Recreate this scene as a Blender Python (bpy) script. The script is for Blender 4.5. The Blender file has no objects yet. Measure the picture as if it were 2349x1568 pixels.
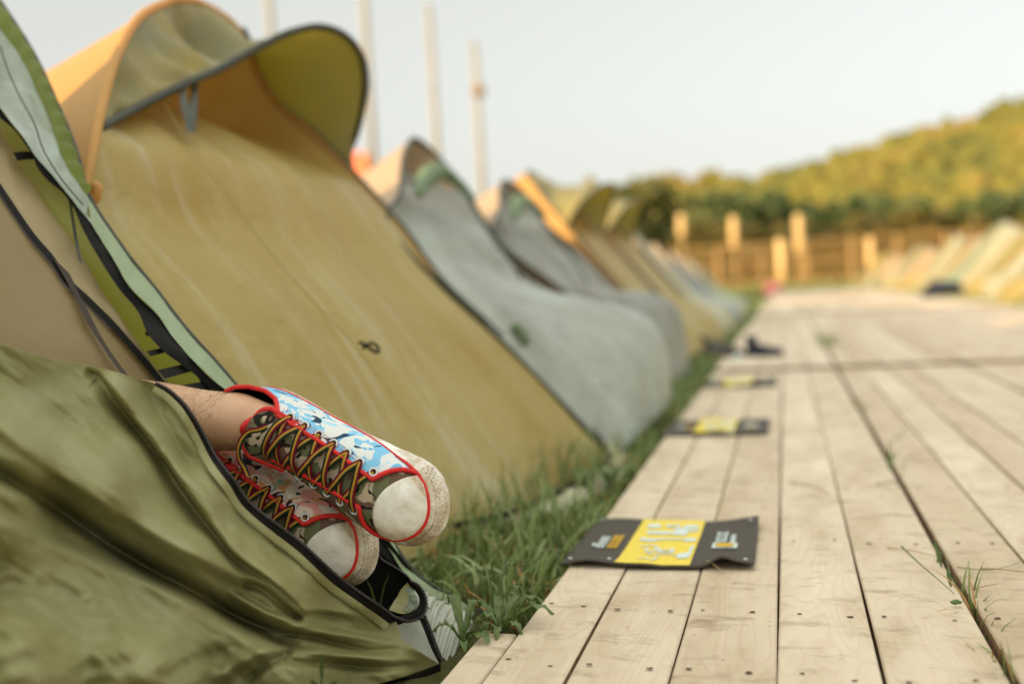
import bpy, bmesh, math, random
import numpy as np
from mathutils import Vector, Matrix, noise
SC = bpy.context.scene
COL = SC.collection
R_ = math.radians
random.seed(7)

# ------------------------------------------------------------ camera, sky, sun
CAM = Vector((0, 0, 0.55))
YAW, PITCH, ROLL = R_(15.45), R_(2.85), R_(3.2)
FW = Vector((-math.sin(YAW)*math.cos(PITCH), math.cos(YAW)*math.cos(PITCH), -math.sin(PITCH)))
_r0 = Vector((math.cos(YAW), math.sin(YAW), 0)); _u0 = _r0.cross(FW)
RT = _r0*math.cos(ROLL) - _u0*math.sin(ROLL)
UP = _r0*math.sin(ROLL) + _u0*math.cos(ROLL)
cam_d = bpy.data.cameras.new('camera'); cam = bpy.data.objects.new('camera', cam_d); COL.objects.link(cam)
cam.matrix_world = Matrix(((RT.x, UP.x, -FW.x, CAM.x), (RT.y, UP.y, -FW.y, CAM.y), (RT.z, UP.z, -FW.z, CAM.z), (0, 0, 0, 1)))
cam_d.lens = 35; cam_d.sensor_width = 36; cam_d.clip_start = 0.02; cam_d.clip_end = 4000
cam_d.dof.use_dof = True; cam_d.dof.focus_distance = 1.44; cam_d.dof.aperture_fstop = 1.45
SC.camera = cam
SUN_EL, SUN_AZ = R_(12), math.atan2(-0.62, -0.78)      # azimuth measured from +Y towards +X
sun_vec = Vector((math.sin(SUN_AZ)*math.cos(SUN_EL), math.cos(SUN_AZ)*math.cos(SUN_EL), math.sin(SUN_EL)))
w = bpy.data.worlds.new('World'); SC.world = w; w.use_nodes = True
nt = w.node_tree; bg = nt.nodes['Background']
sky = nt.nodes.new('ShaderNodeTexSky'); sky.sky_type = 'NISHITA'; sky.sun_disc = False
sky.sun_elevation = SUN_EL; sky.sun_rotation = SUN_AZ; sky.air_density = 1.0; sky.dust_density = 2.5; sky.ozone_density = 1.2
hs = nt.nodes.new('ShaderNodeHueSaturation'); hs.inputs['Saturation'].default_value = 0.22
mx = nt.nodes.new('ShaderNodeMix'); mx.data_type = 'RGBA'; mx.inputs['Factor'].default_value = 0.50
mx.inputs['B'].default_value = (3.42, 3.42, 2.98, 1)       # thin even high cloud over the whole sky
nt.links.new(sky.outputs[0], hs.inputs['Color']); nt.links.new(hs.outputs[0], mx.inputs['A'])
tc = nt.nodes.new('ShaderNodeTexCoord'); sp = nt.nodes.new('ShaderNodeSeparateXYZ'); nt.links.new(tc.outputs['Generated'], sp.inputs[0])
mr = nt.nodes.new('ShaderNodeMapRange'); mr.inputs[1].default_value = 0.30; mr.inputs[2].default_value = 1.0; mr.inputs[3].default_value = 1.0; mr.inputs[4].default_value = 2.7
nt.links.new(sp.outputs['Z'], mr.inputs[0])                # sky brightened overhead, above the view, as added fill light
vm = nt.nodes.new('ShaderNodeVectorMath'); vm.operation = 'SCALE'; nt.links.new(mx.outputs['Result'], vm.inputs[0]); nt.links.new(mr.outputs[0], vm.inputs['Scale'])
nt.links.new(vm.outputs[0], bg.inputs['Color']); bg.inputs['Strength'].default_value = 0.15
sl = bpy.data.lights.new('sun', 'SUN'); sl.energy = 3.6; sl.angle = R_(0.5); sl.color = (1.0, 0.66, 0.32)
so = bpy.data.objects.new('sun', sl); COL.objects.link(so); so.rotation_euler = sun_vec.to_track_quat('Z', 'Y').to_euler()
SC.view_settings.view_transform = 'Standard'; SC.view_settings.look = 'None'
SC.view_settings.exposure = 0.78; SC.view_settings.gamma = 1

# ------------------------------------------------------------ helpers
FPX, PCX, PCY = 2349*35/36, 1174.5, 784.0
def ray(px, py): return FW + RT*((px-PCX)/FPX) - UP*((py-PCY)/FPX)
def atd(px, py, d): return CAM + ray(px, py)*d                       # at a distance along the view axis
def atY(px, py, Y): r = ray(px, py); return CAM + r*((Y-CAM.y)/r.y)
def atZ(px, py, Z): r = ray(px, py); return CAM + r*((Z-CAM.z)/r.z)
FX0, FK = -0.55, 0.83                                               # the leaning plane of the tent fronts
def atH(px, py, off=0.0):
    r = ray(px, py); t = (FX0-off-FK*CAM.z-CAM.x)/(r.x+FK*r.z); return CAM + r*t
def tag(o, label=None, cat=None, group=None, kind=None):
    if label: o['label'] = label
    if cat: o['category'] = cat
    if group: o['group'] = group
    if kind: o['kind'] = kind
    return o
def empty(name, loc, parent=None):
    o = bpy.data.objects.new(name, None); o.location = loc; o.empty_display_size = 0.1; COL.objects.link(o)
    if parent: o.parent = parent
    return o
def mesh(name, V, F, mat, parent=None, smooth=True, uv=None, local=False, mats=None, mi=None):
    """V in world coordinates unless local; parents here are never rotated unless local is used"""
    me = bpy.data.meshes.new(name)
    off = Vector((0, 0, 0))
    if parent is not None and not local:
        p = parent
        while p is not None: off += p.location; p = p.parent
    if off.length > 0: V = [Vector(v)-off for v in V]
    me.from_pydata([tuple(v) for v in V], [], F)
    for m in (mats or [mat]): me.materials.append(m)
    if mi is not None: me.polygons.foreach_set('material_index', mi)
    if smooth: me.polygons.foreach_set('use_smooth', [True]*len(me.polygons))
    if uv is not None:
        ul = me.uv_layers.new(name='UVMap'); vi = np.empty(len(me.loops), int); me.loops.foreach_get('vertex_index', vi)
        ul.data.foreach_set('uv', np.asarray(uv, float)[vi].ravel())
    me.update()
    o = bpy.data.objects.new(name, me); COL.objects.link(o)
    if parent is not None: o.parent = parent
    return o
def grid_faces(nu, nv, wrap=False, base=0):
    F = []
    for j in range(nv-1):
        for i in range(nu-1 if not wrap else nu):
            a = base+j*nu+i; b = base+j*nu+(i+1) % nu
            F.append((a, b, b+nu, a+nu))
    return F
def cr(pts, n):
    """n points along a Catmull-Rom curve through pts (Vectors), even in parameter of chord length"""
    P = [Vector(p) for p in pts]
    if len(P) == 2: return [P[0].lerp(P[1], i/(n-1)) for i in range(n)]
    L = [0]
    for a, b in zip(P, P[1:]): L.append(L[-1]+max((b-a).length, 1e-6))
    out = []
    for i in range(n):
        s = L[-1]*i/(n-1); k = 0
        while k < len(P)-2 and s > L[k+1]: k += 1
        t = (s-L[k])/(L[k+1]-L[k]); p1, p2 = P[k], P[k+1]
        p0 = P[k-1] if k > 0 else p1*2-p2; p3 = P[k+2] if k+2 < len(P) else p2*2-p1
        h0 = L[k]-L[k-1] if k > 0 else L[k+1]-L[k]; h1 = L[k+1]-L[k]; h2 = L[k+2]-L[k+1] if k+2 < len(P) else h1
        m1 = ((p2-p1)/h1*h0+(p1-p0)/h0*h1)/(h0+h1)*h1; m2 = ((p3-p2)/h2*h1+(p2-p1)/h1*h2)/(h1+h2)*h1
        t2, t3 = t*t, t*t*t
        out.append(p1*(2*t3-3*t2+1)+m1*(t3-2*t2+t)+p2*(-2*t3+3*t2)+m2*(t3-t2))
    return out
def tube_geo(P, r, n=8, closed=False, base=0):
    V, F = [], []; m = len(P)
    up = None
    for i, p in enumerate(P):
        if closed: t = P[(i+1) % m]-P[i-1]
        else: t = P[min(i+1, m-1)]-P[max(i-1, 0)]
        t = t.normalized() if t.length > 1e-9 else Vector((0, 0, 1))
        if up is None: up = t.orthogonal().normalized()
        up = (up-t*up.dot(t)).normalized() if (up-t*up.dot(t)).length > 1e-6 else t.orthogonal().normalized()
        s = t.cross(up); rr = r[i] if hasattr(r, '__len__') else r
        for k in range(n):
            a = 2*math.pi*k/n; V.append(p+(up*math.cos(a)+s*math.sin(a))*rr)
    rows = m if closed else m-1
    for j in range(rows):
        for k in range(n):
            a = j*n+k; b = j*n+(k+1) % n; c = ((j+1) % m)*n+(k+1) % n; d = ((j+1) % m)*n+k
            F.append((base+a, base+b, base+c, base+d))
    if not closed:
        F.append(tuple(base+k for k in range(n))[::-1]); F.append(tuple(base+(m-1)*n+k for k in range(n)))
    return V, F
def tube(name, P, r, mat, parent=None, n=8, closed=False, local=False):
    V, F = tube_geo([Vector(p) for p in P], r, n, closed); return mesh(name, V, F, mat, parent, local=local)
def boxgeo(x0, x1, y0, y1, z0, z1, b=0):
    V = [(x0, y0, z0), (x1, y0, z0), (x1, y1, z0), (x0, y1, z0), (x0, y0, z1), (x1, y0, z1), (x1, y1, z1), (x0, y1, z1)]
    return V, [tuple(i+b for i in f) for f in ((3, 2, 1, 0), (4, 5, 6, 7), (0, 1, 5, 4), (1, 2, 6, 5), (2, 3, 7, 6), (3, 0, 4, 7))]
def solid(o, t=0.0012, off=0):
    m = o.modifiers.new('thickness', 'SOLIDIFY'); m.thickness = t; m.offset = off; return o
def N3(x, y, z=0.0): return noise.noise(Vector((x, y, z)))

# ------------------------------------------------------------ materials
def newmat(name):
    m = bpy.data.materials.new(name); m.use_nodes = True; t = m.node_tree
    return m, t, t.nodes['Principled BSDF']
def nd(t, typ, **kw):
    n = t.nodes.new(typ)
    for k, v in kw.items():
        if k in n.inputs.keys(): n.inputs[k].default_value = v
        else: setattr(n, k, v)
    return n
def ramp(t, src, stops, interp='LINEAR'):
    r = t.nodes.new('ShaderNodeValToRGB'); r.color_ramp.interpolation = interp
    e = r.color_ramp.elements
    while len(e) < len(stops): e.new(0.5)
    for el, (p, c) in zip(e, stops): el.position = p; el.color = (*c, 1) if len(c) == 3 else c
    t.links.new(src, r.inputs[0]); return r
def coords(t, scale=(1, 1, 1), rot=(0, 0, 0), kind='Object'):
    c = t.nodes.new('ShaderNodeTexCoord'); m = t.nodes.new('ShaderNodeMapping')
    m.inputs['Scale'].default_value = scale; m.inputs['Rotation'].default_value = rot
    t.links.new(c.outputs[kind], m.inputs[0]); return m.outputs[0]
def plain(name, c, rough=0.6, var=0.15, scale=30, bump=0.0, spec=0.4, metal=0.0, sheen=0.0):
    m, t, b = newmat(name); v = coords(t); n = nd(t, 'ShaderNodeTexNoise', Scale=scale, Detail=4); t.links.new(v, n.inputs[0])
    d = tuple(x*(1-var) for x in c); l = tuple(min(1, x*(1+var)) for x in c)
    r = ramp(t, n.outputs[0], [(0.3, d), (0.7, l)]); t.links.new(r.outputs[0], b.inputs['Base Color'])
    b.inputs['Roughness'].default_value = rough; b.inputs['Specular IOR Level'].default_value = spec; b.inputs['Metallic'].default_value = metal
    if bump:
        bp = nd(t, 'ShaderNodeBump', Strength=bump, Distance=0.002); t.links.new(n.outputs[0], bp.inputs['Height']); t.links.new(bp.outputs[0], b.inputs['Normal'])
    return m
def fabric(name, c1, c2, c3=None, transl=0.3, tcol=None, rough=0.5, nscale=2.0, stretch=(1, 1, 1), rot=(0, 0, 0), streak=None, coat=0.0, bumpd=0.004):
    """thin coated tent cloth: blotchy colour, crinkle bump, some light coming through"""
    m, t, b = newmat(name); v = coords(t, stretch, rot)
    n = nd(t, 'ShaderNodeTexNoise', Scale=nscale, Detail=6, Roughness=0.6, Distortion=0.5); t.links.new(v, n.inputs[0])
    stops = [(0.32, c1), (0.6, c2)] + ([(0.78, c3)] if c3 else [])
    r = ramp(t, n.outputs[0], stops); col = r.outputs[0]
    if streak:
        sv = coords(t, streak[1], rot); s = nd(t, 'ShaderNodeTexNoise', Scale=streak[2], Detail=3, Roughness=0.55); t.links.new(sv, s.inputs[0])
        sr = ramp(t, s.outputs[0], [(streak[3], (0, 0, 0)), (streak[4], (1, 1, 1))])
        mm = nd(t, 'ShaderNodeMix', data_type='RGBA'); t.links.new(sr.outputs[0], mm.inputs['Factor']); t.links.new(col, mm.inputs['A']); mm.inputs['B'].default_value = (*streak[0], 1); col = mm.outputs['Result']
    t.links.new(col, b.inputs['Base Color']); b.inputs['Roughness'].default_value = rough; b.inputs['Specular IOR Level'].default_value = 0.35
    if coat: b.inputs['Coat Weight'].default_value = coat; b.inputs['Coat Roughness'].default_value = 0.35
    f = nd(t, 'ShaderNodeTexNoise', Scale=14, Detail=5, Roughness=0.6, Distortion=0.8); t.links.new(coords(t), f.inputs[0])
    g = nd(t, 'ShaderNodeTexNoise', Scale=900, Detail=1); t.links.new(coords(t), g.inputs[0])
    ad = nd(t, 'ShaderNodeMath', operation='MULTIPLY_ADD'); t.links.new(g.outputs[0], ad.inputs[0]); ad.inputs[1].default_value = 0.02; t.links.new(f.outputs[0], ad.inputs[2])
    bp = nd(t, 'ShaderNodeBump', Strength=0.7, Distance=bumpd); t.links.new(ad.outputs[0], bp.inputs['Height']); t.links.new(bp.outputs[0], b.inputs['Normal'])
    if transl:
        tr = nd(t, 'ShaderNodeBsdfTranslucent'); ms = nd(t, 'ShaderNodeMixShader'); ms.inputs[0].default_value = transl
        if tcol: tr.inputs['Color'].default_value = (*tcol, 1)
        else: t.links.new(col, tr.inputs['Color'])
        t.links.new(b.outputs[0], ms.inputs[1]); t.links.new(tr.outputs[0], ms.inputs[2]); t.links.new(ms.outputs[0], t.nodes['Material Output'].inputs[0])
    return m
ZEBRA = (0.62, 0.60, 0.44)
M = {}
M['ochre'] = fabric('ochre_nylon', (0.40, 0.295, 0.078), (0.455, 0.37, 0.128), (0.52, 0.475, 0.24), 0.24, (0.62, 0.44, 0.08), 0.5, 2.2,
                    stretch=(1, 1, 1), streak=(ZEBRA, (0.8, 11, 0.8), 2.2, 0.56, 1.0), bumpd=.012)
M['visor'] = fabric('visor_nylon', (0.23, 0.23, 0.12), (0.35, 0.29, 0.09), (0.46, 0.33, 0.07), 0.22, (0.34, 0.27, 0.02), 0.45, 4, bumpd=0.008)
M['orange'] = fabric('orange_nylon', (0.62, 0.36, 0.10), (0.70, 0.42, 0.13), (0.74, 0.50, 0.22), 0.35, (0.9, 0.5, 0.12), 0.5, 2)  # tent bodies carry warm sunlight in this colour; arch pole and toggle share it
M['peach'] = fabric('peach_nylon', (0.60, 0.44, 0.27), (0.66, 0.50, 0.32), None, 0.35, (0.9, 0.6, 0.3), 0.5, 2)  # sunlit warmth put into the colour of the tent sides
M['grey'] = fabric('grey_nylon', (0.29, 0.29, 0.24), (0.43, 0.46, 0.39), (0.58, 0.66, 0.58), 0.12, None, 0.42, 2.6, stretch=(1, 1.7, .8), bumpd=.02)  # wide tones drawn along the slope put wrinkle shading into the colour
M['greyfly'] = fabric('grey_fly_nylon', (0.33, 0.33, 0.28), (0.40, 0.40, 0.34), None, 0.08, (0.4, 0.38, 0.3), 0.5, 2)
M['greydark'] = fabric('dull_grey_nylon', (0.21, 0.20, 0.16), (0.33, 0.34, 0.29), (0.48, 0.53, 0.46), 0.1, None, 0.45, 2.8, stretch=(1, 1.7, .8), bumpd=.02)  # wrinkle shading put into the tones here as well
M['cream'] = fabric('cream_nylon', (0.46, 0.43, 0.26), (0.56, 0.54, 0.36), (0.62, 0.63, 0.5), 0.25, None, 0.5, 2)
M['slate'] = fabric('slate_nylon', (0.22, 0.28, 0.30), (0.29, 0.36, 0.37), None, 0.2, None, 0.5, 2)
M['olive'] = fabric('olive_nylon', (0.245, 0.225, 0.082), (0.31, 0.295, 0.135), (0.41, 0.44, 0.28), 0.10, (0.4, 0.4, 0.08), 0.46, 3.2, coat=0.0, bumpd=0.005)
M['olive_in'] = fabric('olive_inner_nylon', (0.30, 0.29, 0.09), (0.36, 0.36, 0.13), None, 0.4, (0.45, 0.50, 0.06), 0.5, 3)
M['lime'] = fabric('lime_band_nylon', (0.16, 0.20, 0.03), (0.20, 0.24, 0.04), None, 0.45, (0.45, 0.55, 0.04), 0.5, 10)
M['wetgreen'] = fabric('wet_pale_green_nylon', (0.23, 0.27, 0.18), (0.30, 0.36, 0.27), (0.44, 0.50, 0.46), 0.12, None, 0.3, 9, stretch=(1, 1, 0.6), coat=0.3, bumpd=0.012)
M['palegreen'] = fabric('pale_green_nylon', (0.27, 0.34, 0.18), (0.34, 0.42, 0.25), None, 0.2, None, 0.45, 8)
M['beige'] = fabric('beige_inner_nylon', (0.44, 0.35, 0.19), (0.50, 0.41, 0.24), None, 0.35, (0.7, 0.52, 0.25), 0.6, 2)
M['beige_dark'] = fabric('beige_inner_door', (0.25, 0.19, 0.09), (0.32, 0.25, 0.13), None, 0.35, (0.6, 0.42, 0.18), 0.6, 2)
M['silver'] = fabric('silver_groundsheet', (0.36, 0.36, 0.28), (0.46, 0.47, 0.38), (0.55, 0.56, 0.48), 0.05, None, 0.3, 12, coat=0.3)
M['black'] = plain('black_webbing', (0.008, 0.007, 0.006), 0.7, 0.3, 300, 0.3, spec=.15)
M['teeth'] = plain('zip_teeth', (0.035, 0.028, 0.028), 0.3, 0.2, 100)
M['piping'] = plain('dark_green_piping', (0.035, 0.038, 0.018), 0.5, 0.3, 60)
M['mesh'] = plain('brown_mesh_strip', (0.045, 0.032, 0.022), 0.8, 0.2, 200)

def wood():
    m, t, b = newmat('spruce_plank')
    at = nd(t, 'ShaderNodeAttribute', attribute_name='plank'); 
    c = t.nodes.new('ShaderNodeTexCoord')
    sc = nd(t, 'ShaderNodeVectorMath', operation='MULTIPLY_ADD'); t.links.new(at.outputs['Vector'], sc.inputs[0]); sc.inputs[1].default_value = (13, 29, 7); t.links.new(c.outputs['Object'], sc.inputs[2])
    def mp(s):
        q = t.nodes.new('ShaderNodeMapping'); q.inputs['Scale'].default_value = s; t.links.new(sc.outputs[0], q.inputs[0]); return q.outputs[0]
    # growth rings drawn out along the board
    n1 = nd(t, 'ShaderNodeTexNoise', Scale=1.0, Detail=2, Roughness=0.45, Distortion=0.3); t.links.new(mp((7, 1.4, 1)), n1.inputs[0])
    mu = nd(t, 'ShaderNodeMath', operation='MULTIPLY'); t.links.new(n1.outputs[0], mu.inputs[0]); mu.inputs[1].default_value = 26
    fr = nd(t, 'ShaderNodeMath', operation='PINGPONG'); t.links.new(mu.outputs[0], fr.inputs[0]); fr.inputs[1].default_value = 0.5
    ring = ramp(t, fr.outputs[0], [(0.0, (0.59, 0.475, 0.345)), (0.14, (0.63, 0.515, 0.378)), (0.5, (0.635, 0.532, 0.382))])
    # broad tone, per board
    n2 = nd(t, 'ShaderNodeTexNoise', Scale=1.0, Detail=5, Roughness=0.6); t.links.new(mp((9, 3.2, 1)), n2.inputs[0])
    tone = ramp(t, n2.outputs[0], [(0.28, (0.80, 0.76, 0.69)), (0.50, (1, 1, 1)), (0.70, (1.10, 1.12, 1.14))])
    m1 = nd(t, 'ShaderNodeMix', data_type='RGBA', blend_type='MULTIPLY'); m1.inputs['Factor'].default_value = 1; t.links.new(ring.outputs[0], m1.inputs['A']); t.links.new(tone.outputs[0], m1.inputs['B'])
    # scuffs across, dirt
    n3 = nd(t, 'ShaderNodeTexNoise', Scale=1.0, Detail=6, Roughness=0.62, Distortion=0.4); t.links.new(mp((12, 26, 1)), n3.inputs[0])
    dr = ramp(t, n3.outputs[0], [(0.54, (0, 0, 0)), (0.74, (0.8, 0.8, 0.8))])
    m2 = nd(t, 'ShaderNodeMix', data_type='RGBA'); t.links.new(dr.outputs[0], m2.inputs['Factor']); t.links.new(m1.outputs['Result'], m2.inputs['A']); m2.inputs['B'].default_value = (0.30, 0.225, 0.14, 1)
    # knots and small specks
    vo = nd(t, 'ShaderNodeTexVoronoi', Scale=1.0, Randomness=1.0); t.links.new(mp((5.5, 3.2, 0)), vo.inputs[0])
    kr = ramp(t, vo.outputs['Distance'], [(0.03, (1, 1, 1)), (0.075, (0, 0, 0))])
    m3 = nd(t, 'ShaderNodeMix', data_type='RGBA'); t.links.new(kr.outputs[0], m3.inputs['Factor']); t.links.new(m2.outputs['Result'], m3.inputs['A']); m3.inputs['B'].default_value = (0.33, 0.22, 0.12, 1)
    v2 = nd(t, 'ShaderNodeTexVoronoi', Scale=1.0); t.links.new(mp((42, 60, 0)), v2.inputs[0])
    sp = ramp(t, v2.outputs['Distance'], [(0.04, (0.85, 0.85, 0.85)), (0.11, (0, 0, 0))])
    n5 = nd(t, 'ShaderNodeTexNoise', Scale=1.0, Detail=1); t.links.new(mp((30, 24, 1)), n5.inputs[0]); s5 = ramp(t, n5.outputs[0], [(0.56, (0, 0, 0)), (0.60, (1, 1, 1))])
    sm = nd(t, 'ShaderNodeMath', operation='MULTIPLY'); t.links.new(sp.outputs[0], sm.inputs[0]); t.links.new(s5.outputs[0], sm.inputs[1])
    m4 = nd(t, 'ShaderNodeMix', data_type='RGBA'); t.links.new(sm.outputs[0], m4.inputs['Factor']); t.links.new(m3.outputs['Result'], m4.inputs['A']); m4.inputs['B'].default_value = (0.16, 0.085, 0.045, 1)
    # board-to-board difference
    ml = nd(t, 'ShaderNodeMix', data_type='RGBA', blend_type='MULTIPLY'); ml.inputs['Factor'].default_value = 1
    pr = ramp(t, at.outputs['Fac'], [(0, (0.84, 0.80, 0.74)), (0.5, (0.99, 0.98, 0.96)), (1, (1.08, 1.09, 1.10))]); t.links.new(m4.outputs['Result'], ml.inputs['A']); t.links.new(pr.outputs[0], ml.inputs['B'])
    t.links.new(ml.outputs['Result'], b.inputs['Base Color']); b.inputs['Roughness'].default_value = 0.75; b.inputs['Specular IOR Level'].default_value = 0.25
    f4 = nd(t, 'ShaderNodeTexNoise', Scale=1.0, Detail=5, Roughness=0.65); t.links.new(mp((160, 18, 1)), f4.inputs[0])
    aa = nd(t, 'ShaderNodeMath', operation='ADD'); t.links.new(f4.outputs[0], aa.inputs[0]); t.links.new(fr.outputs[0], aa.inputs[1])
    bp = nd(t, 'ShaderNodeBump', Strength=0.5, Distance=0.0012); t.links.new(aa.outputs[0], bp.inputs['Height']); t.links.new(bp.outputs[0], b.inputs['Normal'])
    return m
M['wood'] = wood()
M['rawend'] = plain('raw_wood_side', (0.30, 0.19, 0.10), 0.85, 0.3, 60, 0.4)
M['nail'] = plain('rusty_nail_hole', (0.10, 0.045, 0.025), 0.8, 0.4, 300)

# ------------------------------------------------------------ ground
def ground():
    m, t, b = newmat('meadow_soil'); v = coords(t)
    n = nd(t, 'ShaderNodeTexNoise', Scale=5, Detail=8, Roughness=0.7); t.links.new(v, n.inputs[0])
    r = ramp(t, n.outputs[0], [(0.3, (0.035, 0.03, 0.012)), (0.5, (0.06, 0.065, 0.02)), (0.7, (0.12, 0.10, 0.04))]); t.links.new(r.outputs[0], b.inputs['Base Color'])
    b.inputs['Roughness'].default_value = 0.95; b.inputs['Specular IOR Level'].default_value = 0.1
    bp = nd(t, 'ShaderNodeBump', Strength=0.6, Distance=0.02); t.links.new(n.outputs[0], bp.inputs['Height']); t.links.new(bp.outputs[0], b.inputs['Normal'])
    xs = [-2500, -400, -60, -12, -4, 0, 4, 12, 60, 400, 2500]; ys = [-2500, -400, -60, -8, 0, 8, 20, 60, 150, 400, 2500]
    V = [(x, y, 0) for y in ys for x in xs]
    tag(mesh('ground', V, grid_faces(len(xs), len(ys)), m, smooth=False), kind='structure')
ground()

# ------------------------------------------------------------ boardwalk
DZ = 0.05
def boardwalk():
    rnd = random.Random(3); V, F, MI, A = [], [], [], []
    def quad(a, mi): F.append(a); MI.append(mi)
    def plank(x0, x1, y0, y1, z, val, n=None):
        n = n or max(2, int((y1-y0)/0.12)); s1, s2 = rnd.uniform(0, 99), rnd.uniform(0, 99); th = 0.028; b = 0.0025
        base = len(V)
        for j in range(n+1):
            y = y0+(y1-y0)*j/n; a = x0+N3(y*1.3, s1)*0.0022; c = x1+N3(y*1.3, s2)*0.0022; zz = z+N3(y*0.6, s1+5)*0.002
            for (x, q) in ((a, zz-th), (a, zz-b), (a+b, zz), (a+(c-a)*.33, zz+0.0004), (a+(c-a)*.66, zz+0.0004), (c-b, zz), (c, zz-b), (c, zz-th)): V.append((x, y, q)); A.append(val)
        for j in range(n):
            for k in range(7):
                i = base+j*8+k; quad((i, i+8, i+9, i+1), 1 if k in (0, 6) else 0)
        quad(tuple(base+k for k in range(8)), 1); quad(tuple(base+n*8+k for k in range(8))[::-1], 1)
    xs = [-0.398, -0.292, -0.161, -0.029, 0.098, 0.244]
    cols = [xs]
    x = 0.2515
    while x < 2.6:
        c = [x]
        for k in range(5): c.append(c[-1]+rnd.uniform(0.115, 0.136))
        cols.append(c); x = c[-1]+0.012
    ybr = [-3.0, 0.9, 5.60, 9.75, 13.6, 17.6, 21.8, 26, 30, 34]
    for ci, c in enumerate(cols):
        for k in range(len(c)-1):
            g = 0.0035 if (ci == 0 and k == 0) else rnd.choice([0.003, 0.004, 0.005])
            for bi in range(len(ybr)-1):
                y0, y1 = ybr[bi], ybr[bi+1]-0.075 
                dy = rnd.uniform(-0.01, 0.01); z = DZ+rnd.uniform(-0.0015, 0.0015)+(0.012 if bi > 1 and bi % 2 == 0 else 0)
                if bi == 0: y1 = ybr[1]-0.006
                if ci == 0 and k == 0 and bi == 0: plank(c[0]-0.056, c[0]-0.003, -3.0, 1.385, z-0.001, rnd.random(), 60)
                plank(c[k]+g/2, c[k+1]-g/2, y0+dy, y1+dy, z, rnd.random())
    # cross bearers below the boards
    for y in [0.0, 0.5, 1.0, 1.5, 2.0, 2.5, 3.1, 3.7, 4.3, 4.9, 5.5]:
        v, f = boxgeo(-0.39, 2.6, y-0.03, y+0.03, 0.0, DZ-0.031, len(V)); V.extend(v); A.extend([0.3]*8)
        for q in f: quad(q, 1)
    # nail heads sunk into rough little holes
    for y in [1.27, 1.51, 1.93, 2.42, 2.95, 3.45, 4.0, 4.6, 5.1]:
        for c in cols[:3]:
            for k in range(len(c)-1):
                for fr in (0.2, 0.74):
                    cx = c[k]+(c[k+1]-c[k])*fr+rnd.uniform(-.008, .008); cy = y+rnd.uniform(-.012, .012); base = len(V); nn = 9; rr = rnd.uniform(0.0028, 0.0042)
                    V.append((cx, cy, DZ+0.0022)); A.append(0)
                    for q in range(nn):
                        r2 = rr*rnd.uniform(.6, 1.3); V.append((cx+r2*1.25*math.cos(q*6.283/nn), cy+r2*math.sin(q*6.283/nn), DZ+0.0020)); A.append(0)
                    for q in range(nn): quad((base, base+1+q, base+1+(q+1) % nn), 2)
    o = mesh('boardwalk', V, F, None, smooth=False, mats=[M['wood'], M['rawend'], M['nail']], mi=MI)
    at = o.data.attributes.new('plank', 'FLOAT', 'POINT'); at.data.foreach_set('value', A)
    tag(o, kind='structure')
boardwalk()

# ------------------------------------------------------------ tents
def hoop_pts(yc, hw, zt, p, sx=1, x0=FX0, n=41, k=FK):
    """arch in the leaning front plane; sx=-1 for tents facing the other way"""
    out = []
    for i in range(n):
        a = math.pi*i/(n-1); c, s = math.cos(a), math.sin(a)
        y = yc-hw*math.copysign(abs(c)**(2/p), c); z = zt*abs(s)**(2/p)
        out.append(Vector((sx*(x0-k*z), y, z)))
    return out
def loft(name, A, B, mat, parent, nv=14, sag=0.05, wr=0.012, seed=0, solidt=0.0):
    n = len(A); V = []
    for j in range(nv):
        t = j/(nv-1)
        for i in range(n):
            p = A[i].lerp(B[i], t); s = math.sin(math.pi*t)
            p = p+Vector((0, 0, -sag*s*(p.z > 0.15)))
            p += Vector((0, 1, 0.5))*wr*s*noise.noise(p*3+Vector((seed, 0, 0)))
            V.append(p)
    return mesh(name, V, grid_faces(n, nv), mat, parent)
def panel(name, H, mat, parent, bulge, seed, nr=44, nc=40, sx=1, fold=0.02, recess=None, out=0.0, belly=None, sagin=0):
    """cloth filling an arch H (list of points base-near .. apex .. base-far)"""
    near, far = H if isinstance(H, tuple) else (H[:len(H)//2+1], H[len(H)//2:][::-1])
    N_ = cr(near, nr); F_ = cr(far, nr); V = []
    for j in range(nr):
        a, b = N_[j], F_[j]
        for i in range(nc):
            u = i/(nc-1); p = a.lerp(b, u); s = math.sin(math.pi*u)
            v = j/(nr-1)
            d = bulge*s**0.7*(math.sin(math.pi*min(1, v*1.1))**0.6 if v < 0.9 else math.sin(math.pi*min(.999, v*1.1))**.6 if v*1.1 < 1 else 0)
            # long soft folds running down the slope
            q = N3(p.y*5+seed, v*1.3+seed, seed)*fold+N3(p.y*13+seed+v*3, v*2.2, seed+3)*fold*.35+N3(p.y*34+v*9, v*3.0, seed+6)*fold*.12
            d += q*s**0.5
            if sagin: d -= sagin*s**.6*max(0, min(1, (v-.22)/.25))
            if recess: d -= max(0, p.z-recess[0])*recess[1]*min(1, 6*s)
            if belly: d += belly[0]*math.exp(-((v-belly[1])/belly[2])**2)*s
            V.append(p+Vector((sx*0.77, 0, 0.64))*d+Vector((sx*out, 0, 0)))
    return mesh(name, V, grid_faces(nc, nr), mat, parent)
TENTG = 'tents pitched in a row along the left side of the boardwalk'
def rear_hoop(yc, hw, zt, sx=1, n=41, xb=-3.0, lean=0.35, p=2.2):
    out = []
    for i in range(n):
        a = math.pi*i/(n-1); c, s = math.cos(a), math.sin(a)
        z = zt*abs(s)**(2/p); out.append(Vector((sx*(xb+lean*z), yc-hw*math.copysign(abs(c)**(2/p), c), z)))
    return out
def resample(P, n): return cr(P, n)

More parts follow.
